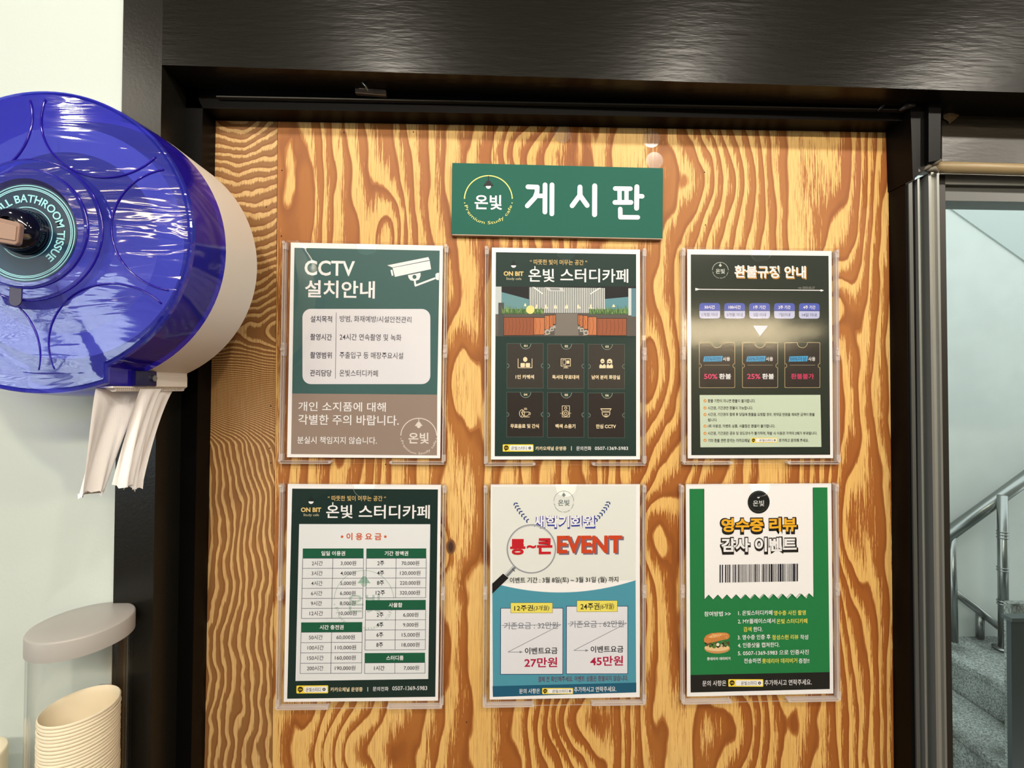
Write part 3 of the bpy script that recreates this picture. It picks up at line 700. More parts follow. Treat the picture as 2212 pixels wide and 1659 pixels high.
for r_, y in ((0, 757), (1, 1098)):
    for c_ in range(3):
        x = 212+c_*286; w_ = 254; hh = 311
        y_ = y+c_*3
        p.rect('tile#%d%d' % (r_, c_), x-2, y_-2, x+w_+2, y_+hh+2, (96, 112, 106), 2.5); p.rect('tile#%d%d' % (r_, c_), x, y_, x+w_, y_+hh, TL_ if r_ else (52, 48, 44), 3)
        p.poly('tile#%d%d' % (r_, c_), ell(x+w_/2+4, y_, 37, 37, 14, 0, 180), GR, 4); p.arc('tile#%d%d' % (r_, c_), x+w_/2+4, y_, 37, 2.5, 0, 180, OUT, 4.5)
        for sx_, aa in ((x, -90), (x+w_, 90)):
            p.poly('tile#%d%d' % (r_, c_), ell(sx_, y_+155, 14, 14, 10, aa, aa+180), GR, 4); p.arc('tile#%d%d' % (r_, c_), sx_, y_+155, 14, 2, aa, aa+180, OUT, 4.5, n=12)
        p.text(x+w_/2-8, y_+8, x+w_/2+16, y_+24, '0%d' % (r_*3+c_+1), IC, .02, 5)
for t, x0, x1, y in (('1인 카페석', 272, 402, 990), ('독서대 무료대여', 530, 718, 992), ('남여 분리 화장실', 807, 1006, 993), ('무료음료 및 간식', 237, 437, 1334), ('백색 소음기', 553, 693, 1335), ('안심 CCTV', 838, 978, 1336)):
    p.text(x0, y-15, x1, y+15, t, IC, .022, 5)
C = 'desk_icon'
p.line(C, [(290, 862), (290, 926), (388, 926), (388, 862)], 4, IC, 5); p.disc(C, 340, 868, 15, IC, 5, ry=17); p.rect(C, 307, 893, 338, 922, IC, 5, r=6); p.rect(C, 343, 893, 374, 922, IC, 5, r=6)
C = 'book_stand_icon'
p.frame(C, 590, 862, 660, 916, 4, IC, 5); p.frame(C, 603, 870, 626, 905, 3, IC, 5); p.rect(C, 630, 876, 650, 898, IC, 5); p.rect(C, 608, 925, 643, 929, IC, 5); p.line(C, [(620, 916), (620, 926)], 4, IC, 5); p.line(C, [(632, 916), (632, 926)], 4, IC, 5)
C = 'people_icon'
for x in (883, 933):
    p.disc(C, x, 880, 14, IC, 5, ry=16); p.poly(C, [(x-22, 930), (x-22, 910), (x-12, 900), (x, 912), (x+12, 900), (x+23, 910), (x+23, 930)], IC, 5)
p.poly(C, ell(933, 880, 18, 15, 12, 180, 360), IC, 5.2); p.rect(C, 915, 878, 921, 898, IC, 5); p.rect(C, 945, 878, 951, 898, IC, 5); p.rect(C, 926, 880, 940, 886, TL_, 5.5); p.rect(C, 877, 880, 890, 884, TL_, 5.5)
C = 'coffee_icon'
p.arc(C, 318, 1246, 18, 3.5, 0, 360, IC, 5, ry=26); p.line(C, [(324, 1224), (314, 1240), (322, 1250), (313, 1268)], 3, IC, 5); p.arc(C, 345, 1240, 24, 3.5, 0, 180, IC, 5); p.line(C, [(321, 1236), (369, 1236)], 3.5, IC, 5); p.arc(C, 369, 1247, 9, 3, -90, 90, IC, 5); p.line(C, [(330, 1270), (372, 1270)], 3.5, IC, 5)
for x in (336, 343, 350): p.line(C, [(x, 1206), (x-2, 1211), (x+2, 1216), (x, 1221)], 3, IC, 5)
C = 'speaker_icon'
p.frame(C, 599, 1191, 653, 1272, 3.5, IC, 5); p.arc(C, 625, 1245, 20, 3.5, 0, 360, IC, 5); p.arc(C, 625, 1245, 9, 3.5, 0, 360, IC, 5); p.arc(C, 625, 1209, 8, 3.5, 0, 360, IC, 5); p.line(C, [(586, 1245), (596, 1245)], 3, IC, 5); p.line(C, [(655, 1245), (664, 1245)], 3, IC, 5)
C = 'dome_camera_icon'
p.rect(C, 869, 1211, 946, 1217, IC, 5); p.line(C, [(875, 1218), (880, 1230), (936, 1230), (940, 1218)], 3.5, IC, 5); p.arc(C, 908, 1238, 28, 4, 0, 180, IC, 5, ry=33); p.line(C, [(880, 1238), (936, 1238)], 3.5, IC, 5); p.arc(C, 908, 1259, 8, 4, 0, 360, IC, 5)
p.badge(183, 1462, 399, 1512); p.text(413, 1476, 630, 1504, '카카오채널 운영중', (240, 222, 186), .012); p.line('lettering', [(665, 1475), (665, 1505)], 4, WH, 3); p.text(700, 1476, 805, 1505, '문의전화', WH); p.text(830, 1478, 1063, 1502, '0507-1369-5983', WH)
p.build()
# --- poster 3
p = posters[2]; G3 = (30, 42, 34)
p.poly('printed_background', [(137, 132), (1105, 138), (1117, 1538), (140, 1537)], G3, 1)
p.text(446, 214, 950, 303, '환불규정 안내', (206, 150, 70), .028, 3); p.text(442, 208, 944, 295, '환불규정 안내', WH, .02, 4)
p.logo(343, 243, 56, (206, 212, 206), wd=3)
p.text(890, 355, 1008, 371, 'ver.2025.02.27', (150, 150, 146), 0, 3)
p.line('lettering', [(175, 376), (1065, 381)], 6, WH, 3); p.poly('lettering', [(168, 366), (195, 373), (195, 379), (168, 386)], WH, 3.2); p.poly('lettering', [(1038, 381), (1053, 374), (1072, 382), (1053, 390)], WH, 3.2)
for k, (a, b) in enumerate((('50시간', '1개월 이내'), ('100시간', '2개월 이내'), ('1주 기간', '2일 이내'), ('2주 기간', '7일이내'), ('4주 기간', '14일 이내'))):
    x = 196+k*175; p.rect('tag#%d' % k, x, 472, x+145, 580, (190, 196, 236), 3, r=20); p.poly('tag#%d' % k, ell(x+20, 492, 20, 20, 6, 180, 270)+ell(x+125, 492, 20, 20, 6, 270, 360)+[(x+145, 523), (x, 523)], (74, 92, 190), 4)
    p.rect('tag#%d' % k, x, 523, x+145, 527, (40, 48, 110), 4.4)
    w1 = 36 if k == 0 else 43; p.text(x+72-w1, 488, x+72+w1, 513, a, WH, .012, 5); w1 = [54, 56, 45, 40, 51][k]; p.text(x+72-w1, 541, x+72+w1, 566, b, (90, 96, 140), 0, 5)
p.poly('arrow_mark', [(572, 630), (678, 630), (621, 704)], (160, 176, 214), 3)
LN = (176, 158, 120)
for k, (x, a, b1, b2) in enumerate(((196, '25%미만', '50%', '환불'), (498, '50%미만', '25%', '환불'), (796, '50%이상', '', '환불불가'))):
    p.rect('ticket#%d' % k, x-2, 746, x+250, 1067, LN, 2.4, r=8); p.rect('ticket#%d' % k, x+2, 750, x+246, 1063, (38, 32, 30), 3, r=7)
    p.poly('ticket#%d' % k, ell(x+123, 747, 36, 36, 12, 0, 180), G3, 4); p.arc('ticket#%d' % k, x+123, 749, 36, 4, 0, 180, LN, 4.5)
    for sx_, aa in ((x-1, -90), (x+249, 90)): p.poly('ticket#%d' % k, ell(sx_, 911, 14, 14, 10, aa, aa+180), G3, 4); p.arc('ticket#%d' % k, sx_, 911, 15, 4, aa, aa+180, LN, 4.5, n=14)
    p.line('ticket#%d' % k, [(x+34, 907), (x+214, 907)], 3, (150, 140, 120), 4); p.poly('ticket#%d' % k, [(x+33, 846), (x+164, 842), (x+157, 880), (x+26, 882)], (66, 160, 214), 4)
    p.text(x+36, 849, x+152, 877, a, (20, 60, 110), 0, 5); p.text(x+164, 849, x+214, 878, '사용', WH, .008, 5)
    if b1: p.text(x+32, 968, x+126, 1004, b1, (222, 70, 120), .01, 5); p.text(x+138, 966, x+221, 1005, b2, WH, .015, 5)
    else: p.text(x+43, 966, x+205, 1005, b2, (206, 60, 104), .01, 5)
p.poly('rules_box', [(198, 1116), (1047, 1116), (1054, 1482), (203, 1482)], (204, 220, 200), 3)
K = (36, 42, 40)
for y, x1, t in ((1157, 588, '환불 기한이 지나면 환불이 불가합니다.'), (1207, 571, '시간권, 기간권만 환불이 가능합니다.'), (1253, 1006, '시간권, 기간권의 결제 후 당일에 환불을 요청할 경우, 위약금 만원을 제외한 금액이 환불'), (1334, 727, '1회 이용권, 이벤트 상품, 사물함은 환불이 불가합니다.'), (1385, 1024, '시간권, 기간권은 공유 및 양도양수가 불가하며, 적발 시 이용권 가격의 2배가 부과됩니다.')):
    p.text(255, y-12, x1, y+13, t, K, .006, 5); p.disc('rules_box', 235, y, 11, (224, 152, 54), 4, n=14); p.line('rules_box', [(230, y), (234, y+4), (241, y-4)], 3, WH, 5)
p.text(255, 1279, 320, 1302, '됩니다.', K, .006, 5); p.disc('rules_box', 235, 1433, 11, (224, 152, 54), 4, n=14); p.line('rules_box', [(230, 1433), (234, 1437), (241, 1429)], 3, WH, 5)
p.text(256, 1422, 547, 1448, '기타 환불 관련 문의는 카카오채널', K, .006, 5); p.text(754, 1423, 964, 1448, '추가하고 문의해 주세요.', K, .006, 5); p.badge(558, 1417, 742, 1451, 4)
p.build()
# --- poster 4
p = posters[3]; G4 = (18, 44, 40)
p.poly('printed_background', [(126, 112), (1136, 117), (1118, 1553), (102, 1558)], G4, 1)
header(p, -7, 1080)
p.poly('printed_background', [(176, 358), (1083, 360), (1069, 1430), (158, 1437)], (230, 234, 240), 2)
p.text(502, 420, 745, 470, '이 용 요 금', (204, 92, 52), .02)
for x in (472, 771): p.disc('lettering', x, 446, 9, (204, 92, 52), 3)
p.logo(625, 885, 205, (186, 204, 198), wd=5, layer=2.4, lampc=(150, 186, 172), part='watermark')
TG = (22, 92, 66); TN = (66, 74, 100); TX = (58, 60, 70)
def table(x0, y0, x1, y1, mid, title, t0, t1, rows, bold=False, dx=0):
    n = len(rows); hh = 68; rh = (y1-y0-hh)/n
    p.poly('table#%d' % x0, [(x0, y0), (x1, y0), (x1, y0+hh), (x0, y0+hh)], TG, 3); p.text(t0, y0+18, t1, y0+50, title, WH, .012, 4)
    for k in range(n+1): p.line('table#%d' % x0, [(x0-k*dx, y0+hh+k*rh), (x1-k*dx, y0+hh+k*rh)], 3, TN, 3.4)
    for x in (x0, mid, x1): p.line('table#%d' % x0, [(x, y0+hh), (x-dx*n, y1)], 3, TN, 3.6)
    for k, (a, b, aw, bx0, bx1) in enumerate(rows):
        y = y0+hh+(k+.5)*rh; ax = (x0+mid)/2-k*dx-3; p.text(ax-aw/2, y-17, ax+aw/2, y+16, a, (30, 32, 40) if bold else TX, .006 if bold else 0, 4); p.text(bx0, y-17, bx1, y+17, b, TX, 0, 4)
table(202, 527, 621, 1009, 409, '일일 이용권', 330, 494, [('2시간', '3,000원', 75, 463, 570), ('3시간', '4,000원', 76, 462, 569), ('4시간', '5,000원', 77, 461, 568), ('6시간', '6,000원', 77, 460, 567), ('9시간', '8,000원', 76, 459, 567), ('12시간', '10,000원', 92, 452, 575)], dx=1)
table(194, 1036, 614, 1386, 403, '시간 충전권', 321, 486, [('50시간', '60,000원', 94, 437, 563), ('100시간', '110,000원', 111, 427, 572), ('150시간', '160,000원', 112, 427, 570), ('200시간', '190,000원', 113, 427, 568)], dx=1)
table(640, 528, 1055, 869, 846, '기간 정액권', 766, 930, [('2주', '70,000원', 47, 884, 1006), ('4주', '120,000원', 48, 874, 1014), ('8주', '220,000원', 48, 873, 1013), ('12주', '320,000원', 64, 872, 1012)], True, .8)
table(636, 885, 1052, 1228, 843, '사물함', 796, 890, [('2주', '6,000원', 47, 896, 1001), ('4주', '9,000원', 48, 895, 1000), ('6주', '15,000원', 46, 887, 1010), ('8주', '18,000원', 46, 886, 1009)], True, .8)
table(631, 1249, 1047, 1389, 839, '스터디룸', 780, 899, [('1시간', '7,000원', 72, 900, 1005)], True)
p.badge(165, 1468, 382, 1522); p.text(397, 1482, 618, 1512, '카카오채널 운영중', (240, 222, 186), .012); p.line('lettering', [(653, 1482), (653, 1512)], 4, WH, 3); p.text(688, 1480, 796, 1510, '문의전화', WH); p.text(822, 1478, 1062, 1506, '0507-1369-5983', WH)
p.build()
# --- poster 5
p = posters[4]; BL = (78, 154, 178); NV = (28, 40, 92)
p.poly('printed_background', [(105, 100), (1095, 95), (1092, 746), (108, 768)], (228, 232, 230), 1)
cv = [(108+984*k/24, 762+(k/24)*-16+ (1-((k-12)/12)**2)*75) for k in range(25)]
p.poly('printed_background', cv+[(1096, 1515), (115, 1545)], BL, 1.6)
p.poly('printed_background', [(112, 1472), (1097, 1449), (1097, 1516), (115, 1546)], (26, 92, 124), 2.4)
p.logo(598, 204, 69, (110, 124, 126), wd=2.5, ky=1.07)
p.text(386, 300, 816, 392, '새학기회원', (52, 66, 160), .05, 3); p.text(393, 299, 808, 380, '새학기회원', (240, 240, 250), .014, 4)
C = 'laurel_icon'
for i in range(7):
    for sg in (1, -1):
        t = i/6; x, y = 262+78*t**1.3, 222+120*t; a = 62-40*t
        if sg < 0: x = 1175-x-4; y -= 6
        for sd in (1, -1):
            d = math.radians(a+sd*48); dx_, dy_ = math.cos(d)*15*sg, math.sin(d)*15
            cx_, cy2 = x+dx_*.8, y-10+dy_*.6
            ca, sa = math.cos(d)*sg, math.sin(d)
            p.poly(C, [(cx_+ca*11*math.cos(q)-sa*4.5*math.sin(q), cy2+sa*11*math.cos(q)+ca*4.5*math.sin(q)) for q in [2*PI*j/10 for j in range(10)]], (40, 66, 130), 3)
p.text(566, 445, 1012, 570, 'EVENT', (120, 106, 128), .03, 3); p.text(552, 438, 1000, 560, 'EVENT', (204, 70, 34), .025, 4)
p.text(230, 460, 335, 570, '통', (196, 30, 42), .035, 5); p.text(345, 500, 408, 528, '~', (196, 30, 42), .03, 5); p.text(415, 455, 520, 566, '큰', (196, 30, 42), .035, 5)
C = 'magnifier_icon'
p.arc(C, 376, 528, 165, 9, 0, 360, (150, 154, 164), 6, n=60); p.arc(C, 376, 528, 160, 3, 0, 360, (220, 222, 228), 6.5, n=60)
p.line(C, [(262, 650), (205, 712)], 26, (120, 126, 134), 6); p.line(C, [(256, 646), (200, 706)], 6, (214, 218, 222), 6.5); p.line(C, [(244, 664), (262, 682)], 5, (60, 62, 70), 6.7)
p.poly(C, [(182, 698), (220, 728), (108, 836), (108, 768)], (20, 20, 24), 6.2)
p.text(230, 722, 974, 768, '이벤트 기간 : 3월 8일(토) ~ 3월 31일 (월) 까지', (24, 26, 34), .005, 5)
for x0, y0, x1, y1, t, tx, o1, o2, n1, dy in ((165, 935, 595, 1392, '12주권', (236, 900, 521, 968), '32만원', '27만원', '(3개월)', 0), (616, 922, 1040, 1390, '24주권', (690, 886, 966, 961), '62만원', '45만원', '(6개월)', -10)):
    p.rect('price_box#%d' % x0, x0, y0, x1, y1, NV, 3); p.rect('price_box#%d' % x0, x0+4, y0+4, x1-4, y1-4, (228, 230, 240), 3.6)
    a, b, c_, d = tx; p.rect('price_box#%d' % x0, a-2, b-2, c_+2, d+2, NV, 4.2); p.rect('price_box#%d' % x0, a, b, c_, d, (238, 226, 104), 4.8)
    p.text(a+24, b+15, a+153, d-13, t, (30, 30, 30), .006, 6); p.text(a+158, b+17, c_-22, d-10, n1, (50, 50, 50), 0, 6, shear=.15)
    y = 1056+dy; p.text(x0+24, y-24, x0+395, y+24, '기존요금 : '+o1, (128, 132, 144), .004, 5); p.line('price_box#%d' % x0, [(x0+10, y-2), (x0+415, y-6), (x0+52, y+181), (x0+150, y+181)], 3.5, (120, 126, 140), 5.5); p.poly('price_box#%d' % x0, [(x0+132, y+173), (x0+155, y+181), (x0+132, y+189)], (120, 126, 140), 5.5)
    p.text(x0+168, 1206+dy, x0+392, 1252+dy, '이벤트요금', (20, 22, 26), .01, 5); p.text(x0+165, 1275+dy, x0+390, 1342+dy, o2, (176, 20, 70), .015, 5)
p.text(425, 1402, 1042, 1440, '결제 전 확인해주세요. 이벤트 상품은 환불되지 않습니다.', (104, 40, 66), 0, 4)
p.text(295, 1488, 437, 1522, '문의 사항은', WH, 0, 5); p.badge(452, 1485, 664, 1526, 4); p.text(671, 1475, 960, 1512, '추가하시고 연락주세요.', WH, 0, 5)
p.build()
# --- poster 6
p = posters[5]; GG = (28, 124, 70)
p.poly('printed_background', [(122, 112), (224, 112), (228, 882), (258, 849)]+[(258+32*k, (882 if k % 2 else 849)-k*.4) for k in range(1, 22)]+[(948, 840), (982, 870), (978, 106), (1077, 106), (1090, 1378), (135, 1400)], GG, 1)
zz = [(228, 882)]+[(258+31.4*k, (849 if k % 2 == 0 else 882)-k*.45) for k in range(23)]+[(980, 868)]
p.line('lettering', zz, 3, (16, 60, 36), 3); p.line('lettering', [(223, 112), (228, 882)], 3, (16, 60, 36), 3); p.line('lettering', [(977, 108), (981, 868)], 3, (16, 60, 36), 3)
p.poly('printed_background', [(135, 1400), (1090, 1378), (1090, 1494), (137, 1520)], (24, 26, 26), 1)
p.disc('logo', 602, 206, 76, (16, 22, 24), 3, ry=80, n=36); p.arc('logo', 602, 206, 70, 2.5, -150, -30, (80, 84, 70), 3.5, ry=73); p.text(562, 194, 640, 235, '온빛', (220, 224, 222), 0, 4, 'logo'); p.poly('logo', ell(600, 171, 9, 8, 8, 0, 180), WH, 4)
p.arctext(602, 206, 69, 9, 200, 340, 'Premium Study cafe', (84, 88, 72), 0, 4, part='logo')
for t, y, c in (('영수증 리뷰', 312, (240, 178, 40)), ('감사 이벤트', 450, WH)):
    p.text(334, y+4, 876, y+120, t, (22, 20, 22), .075, 3); p.text(334, y-4, 874, y+110, t, (22, 20, 22), .075, 3.5); p.text(344, y+4, 864, y+100, t, c, .028, 4.5)
random.seed(11); x = 333
while x < 872:
    wd = random.choice([3, 3, 4, 5, 8, 14 if random.random() < .4 else 3]); p.rect('barcode', x, 640-(x-333)*.012, min(x+wd, 875), 764-(x-333)*.016, (20, 20, 34), 3); x += wd+random.choice([4, 5, 6, 8, 13 if random.random() < .25 else 5])
YE = (236, 224, 96)
p.text(228, 962, 356, 996, '참여방법', WH, .006); p.text(370, 968, 410, 990, '>>', WH, .006)
def row(y, *segs):
    for t, a, b, c in segs: p.text(a, y-17, b, y+17, t, c, .004)
row(972, ('1. 온빛스터디카페', 462, 697, WH), ('영수증 사진 촬영', 707, 926, YE)); row(1029, ('2. MY플레이스에서', 460, 716, WH), ('온빛 스터디카페', 726, 937, YE)); row(1085, ('검색', 498, 554, YE), ('한다.', 566, 630, WH))
row(1139, ('3. 영수증 인증 후', 459, 684, WH), ('정성스런 리뷰', 695, 876, YE), ('작성', 888, 942, WH)); row(1193, ('4. 인증샷을 캡쳐한다.', 460, 747, WH)); row(1245, ('5. 0507-1369-5983 으로 인증사진', 461, 947, WH)); row(1301, ('전송하면', 502, 617, WH), ('롯데리아 데리버거', 627, 867, YE), ('증정!!', 877, 950, WH))
p.text(248, 1276, 408, 1298, '롯데리아 데리버거', WH, .008)
C = 'burger_picture'
p.poly(C, ell(318, 1218, 88, 34, 20), (206, 150, 96), 3); p.poly(C, ell(316, 1212, 86, 24, 20), (232, 200, 150), 3.3)
random.seed(5)
for k in range(46):
    a = random.uniform(0, 2*PI); q = random.random()**.5; x, y = 318+84*q*math.cos(a), 1182+26*q*math.sin(a); p.disc(C, x, y, random.uniform(6, 13), random.choice([(50, 92, 40), (90, 130, 60), (96, 62, 40), (34, 40, 24), (128, 82, 60), (70, 110, 50)]), 3.6+k*.01, n=8)
p.disc(C, 322, 1190, 12, (236, 232, 214), 4.3, n=6); p.disc(C, 348, 1196, 9, (200, 180, 160), 4.3, n=6)
p.poly(C, [(228, 1172), (226, 1150), (240, 1128), (275, 1112), (330, 1107), (378, 1108), (400, 1120), (404, 1136), (392, 1152), (350, 1160), (300, 1172), (250, 1182)], (206, 134, 70), 4.6); p.poly(C, [(250, 1140), (285, 1120), (340, 1114), (372, 1118), (340, 1130), (280, 1146)], (228, 168, 104), 4.9)
for k in range(26): p.disc(C, random.uniform(250, 385), random.uniform(1116, 1140), 2.2, (246, 226, 178), 5.1, n=6)
p.text(217, 1436, 380, 1474, '문의 사항은', WH, 0, 4); p.badge(395, 1427, 635, 1478, 4); p.text(644, 1429, 966, 1468, '추가하시고 연락주세요.', WH, 0, 4)
p.build()

# ------------------------------------------------------------------ green sign
zc = ((115, 93), (2090, 143), (2090, 803), (110, 762)); pts = [W(950+x/4.337, 330+y/4.337, .612) for x, y in zc]
c = sum(pts, Vector())/4; wd = ((pts[1]-pts[0]).length+(pts[2]-pts[3]).length)/2; ht = ((pts[0]-pts[3]).length+(pts[1]-pts[2]).length)/2
hv = (pts[1]-pts[0])+(pts[2]-pts[3]); sg = root('green_sign', c, 'dark green sign plate with thick white lettering and a round lamp logo', 'sign', None, math.atan2(-hv.z, hv.x))
spl = bevel(MB().box(-wd/2, wd/2, 0, .0065, -ht/2, ht/2).build('plate', plain('green_sign_face', (26, 92, 80), .6, bump=(500, .1, .0003, (1, 1, 1)), spec=.2), sg), .0005)
MB().box(-wd/2+.001, wd/2-.001, .0002, .0067, -ht/2-.0012, -ht/2).build('plate_edge', plain('foam_board_edge', (176, 156, 140), .7), sg)
p = Print(spl, zc, (wd*1000, ht*1000)); WS = (238, 240, 248)
SL = ['letter#1']
def st_(pts_, wd_=45): p.line(SL[0], pts_, wd_, WS, 3, True)
st_([(825, 320), (912, 323), (910, 370), (892, 420), (820, 498)], 44); st_([(920, 405), (985, 405)], 42); st_([(985, 302), (985, 556)], 44); st_([(1050, 302), (1050, 573)], 44)
SL[0] = 'letter#2'
st_([(1312, 322), (1310, 402), (1240, 497)], 45); st_([(1312, 322), (1314, 402), (1380, 494)], 45); st_([(1450, 312), (1450, 580)], 47)
SL[0] = 'letter#3'
st_([(1642, 336), (1784, 338)], 42); st_([(1682, 345), (1684, 462)], 40); st_([(1748, 345), (1748, 462)], 40); st_([(1640, 466), (1790, 466)], 44); st_([(1845, 320), (1843, 520)], 46); st_([(1850, 407), (1895, 409)], 42); st_([(1690, 528), (1692, 605), (1855, 606)], 42)
p.logo(455, 440, 224, (228, 222, 130), tc=WS, lampc=(22, 24, 24), bulb=WS, wd=10, layer=3, ky=1.0)
p.build()

batch()
for p in PRINTS: p.finish()

# ------------------------------------------------------------------ tissue dispenser
D0 = .445
dc = W(95, 507, D0)
TD = root('tissue_dispenser', (dc.x, YWALL, dc.z), 'round translucent blue jumbo tissue dispenser with beige back on the white wall', 'tissue dispenser')
RD = 307/F*D0; kx = D0/F
HB = 132*kx
def outl(R, n=96, base=True, ex=0):
    """outline of the casing seen from the front (x, z): circle with a flat bottom box"""
    out = []
    zc_ = -math.sqrt(max(R*R-HB*HB, 0))
    a = math.atan2(zc_, HB); 
    for k in range(n+1):
        t = a+(2*PI-(2*(a+PI/2)) )*k/n if False else a+(PI-2*a)*k/n
        out.append((R*math.cos(t), R*math.sin(t)))
    # left corner reached; go down, across the curved bottom and up
    zb = -313*kx-ex
    for k in range(13):
        x = -HB+2*HB*k/12; out.append((x, zb-(.0105)*(1-(x/HB)**2)))
    return out
def ring(R, y, ex=0, s=1.0): return [(x*s, y-YWALL, z*s) for x, z in outl(R, ex=ex)]
rings = [ring(.07, D0-.011, 0, 1)]
def dome(fr_):  # front face: from centre disc to rim
    return D0-.007*(1-fr_*fr_)
full = outl(RD)
def scaled(s, y): return [(x*s, y-YWALL, z*s) for x, z in full]
m_ = MB(); rr = [scaled(s, dome(s)) for s in (.48, .55, .62, .7, .8, .88, .93, .955)]
rr.append(scaled(.968, D0-.0005)); rr.append(scaled(.976, D0+.002)); rr.append(scaled(.985, D0-.0002)); rr.append(scaled(.995, D0+.0005)); rr.append(scaled(1.0, D0+.004))
m_.loft(rr)
rb = [scaled(1.0, D0+.004), scaled(1.008, D0+.015), scaled(1.016, D0+.03), scaled(1.02, .4935)]
m_.loft(rb, mi=1)
# centre: raised hub steps
ct = [(RD*.48, dome(.48))]
def circ(r, y, n=96+1+13): 
    out = []
    for x, z in full:
        l = math.hypot(x, z); out.append((x/l*r, y-YWALL, z/l*r))
    return out
kk = .430/F
m_.loft([scaled(.48, dome(.48)), circ(150*kk, D0-.0125), circ(146*kk, D0-.0155), circ(126*kk, D0-.0155), circ(122*kk, D0-.0185), circ(104*kk, D0-.0185)], mi=0)
cov = autosm(m_.build('front_cover', [M['blue'], M['blued']], TD), 50)
m_ = MB(); m_.loft([scaled(1.02, .4935), scaled(1.022, .497), scaled(1.02, .54), scaled(1.02, YWALL)], mi=0); m_.loft([scaled(1.02, .4935), scaled(.985, .4935), scaled(.975, .549)], mi=0, cap1=True)
autosm(m_.build('back_body', M['beige'], TD), 50)
# embossed lens rings, clipped to the face
for k in range(6):
    a = math.radians(60*k+3); cx_, cz_ = 280*kx*math.cos(a), 280*kx*math.sin(a); rad = 131*kx; P_ = []
    for j in range(73):
        t = a+PI-math.radians(118)+math.radians(236)*j/72
        x, z = cx_+rad*math.cos(t), cz_+rad*math.sin(t); q = math.hypot(x, z)/RD
        if q < .95 and not (z < -.115 and abs(x) > HB*1.6): P_.append((x, dome(q)-YWALL-.0004, z))
    if len(P_) > 3:
        MB().tube(P_, .0010, 6).build('embossed_ring', M['blued'], TD, smooth=True)
for r, y in ((150*kk, D0-.0130), (125*kk, D0-.0160)):
    MB().tube([(r*math.cos(2*PI*j/72), y-YWALL, r*math.sin(2*PI*j/72)) for j in range(73)], .0009, 6, cap=False).build('hub_ring', M['blued'], TD, smooth=True)
# label disc, knob, key, slot
lc = W(57, 503, .4265); lx, lz = lc.x-dc.x, lc.z-dc.z
def dsc(r, y, ox=0, oz=0, n=64): return [(lx+ox+r*math.cos(2*PI*j/n), y-YWALL, lz+oz+r*math.sin(2*PI*j/n)) for j in range(n)]
k4 = .4265/F
o = MB().loft([dsc(104*k4, .427), dsc(104*k4, .4262), dsc(30*k4, .4262)], cap0=False).build('round_label', M['label'], TD)
for r in (100, 95, 92, 54): MB().loft([dsc((r+.9)*k4, .4260), dsc((r-.9)*k4, .4260)]).build('label_line', M['labeltxt'], o)
g, f, _ = glyphs('ROLL BATHROOM TISSUE', .02)
vv = []
for u, v in g:
    th = math.radians(158-u*208); r = (64+v*17)*k4; vv.append((lx+r*math.cos(th), .4259-YWALL, lz+r*math.sin(th)))
mk('lettering', vv, f, M['labeltxt'], o)
o = MB().loft([dsc(48*k4, .4262), dsc(46*k4, .419), dsc(40*k4, .412), dsc(33*k4, .4085), dsc(20*k4, .4085), dsc(18*k4, .412)], cap1=True).build('lock_knob', M['knob'], TD, smooth=True); autosm(o, 50)
sc_ = W(52, 637, .4365); sx_, sz_ = sc_.x-dc.x, sc_.z-dc.z
pl = [(sx_+(12*math.cos(t))*kx, sz_+((14 if math.sin(t) > 0 else -14)+12*math.sin(t))*kx) for t in [2*PI*j/24+.01 for j in range(24)]]
MB().prism(pl, .4288-YWALL, .4298-YWALL).build('viewing_slot', plain('dark_slot', (52, 46, 72), .4), TD)
# bottom cutter, side latch and screw
zbs = -313*kx
tm = MB(); n = 40
for side in (1,):
    xx = HB*1.02-.001
    for j in range(n):
        y0 = .4555+(.5535-.4555)*j/n; y1 = y0+(.5535-.4555)/n
        tm.add([(xx-.012, y0-YWALL, zbs*1.02-.0005), (xx-.012, y1-YWALL, zbs*1.02-.0005), (xx-.004, (y0+y1)/2-YWALL, zbs*1.02-.0050), (xx+.0005, y0-YWALL, zbs*1.02), (xx+.0005, y1-YWALL, zbs*1.02), (xx, (y0+y1)/2-YWALL, zbs*1.02-.0045)], [(0, 1, 2), (3, 4, 5), (0, 3, 5, 2), (1, 4, 5, 2)])
tm.box(xx-.013, xx+.001, .452-YWALL, -.0015, zbs*1.02-.0012, zbs*1.02+.0006)
tm.build('tear_teeth', M['beige'], TD)
bevel(MB().box(HB*1.02-.001, HB*1.02+.004, .474-YWALL, .503-YWALL, zbs*1.0-.002, zbs*.90).build('side_latch', M['navy'], TD), .0008)
MB().tube([(HB*1.02+.003, .497-YWALL, zbs*.955), (HB*1.02+.0065, .497-YWALL, zbs*.955)], .0034, 14).build('screw', M['steel'], TD)
bevel(MB().box(HB*1.0, HB*1.02+.0022, .503-YWALL, -.002, zbs*1.02, zbs*.93).build('base_ledge', M['beige'], TD), .0008)
# key
kp = W(20, 498, .392); ky = root('small_key', kp, 'tan plastic headed key standing in the lock of the blue dispenser', 'key')
kh = [W(x, y, .392) for x, y in ((-22, 466), (44, 482), (48, 488), (43, 526), (38, 531), (-22, 521))]
o = under(bevel(MB().prism([(q.x, q.z) for q in kh], .390, .3945).build('key_head', M['key']), .001), ky)
k2 = [W(x, y, .3895) for x, y in ((-16, 476), (36, 489), (33, 520), (-16, 512))]
under(bevel(MB().prism([(q.x, q.z) for q in k2], .3892, .3905).build('key_recess', plain('tan_plastic_inset', (152, 124, 108), .5)), .0004), ky)
under(MB().tube([W(42, 508, .394), W(56, 512, .402), W(60, 511, .411)], .0026, 8).build('key_shaft', plain('brass', (150, 120, 84), .35, metal=.6), smooth=True), ky)
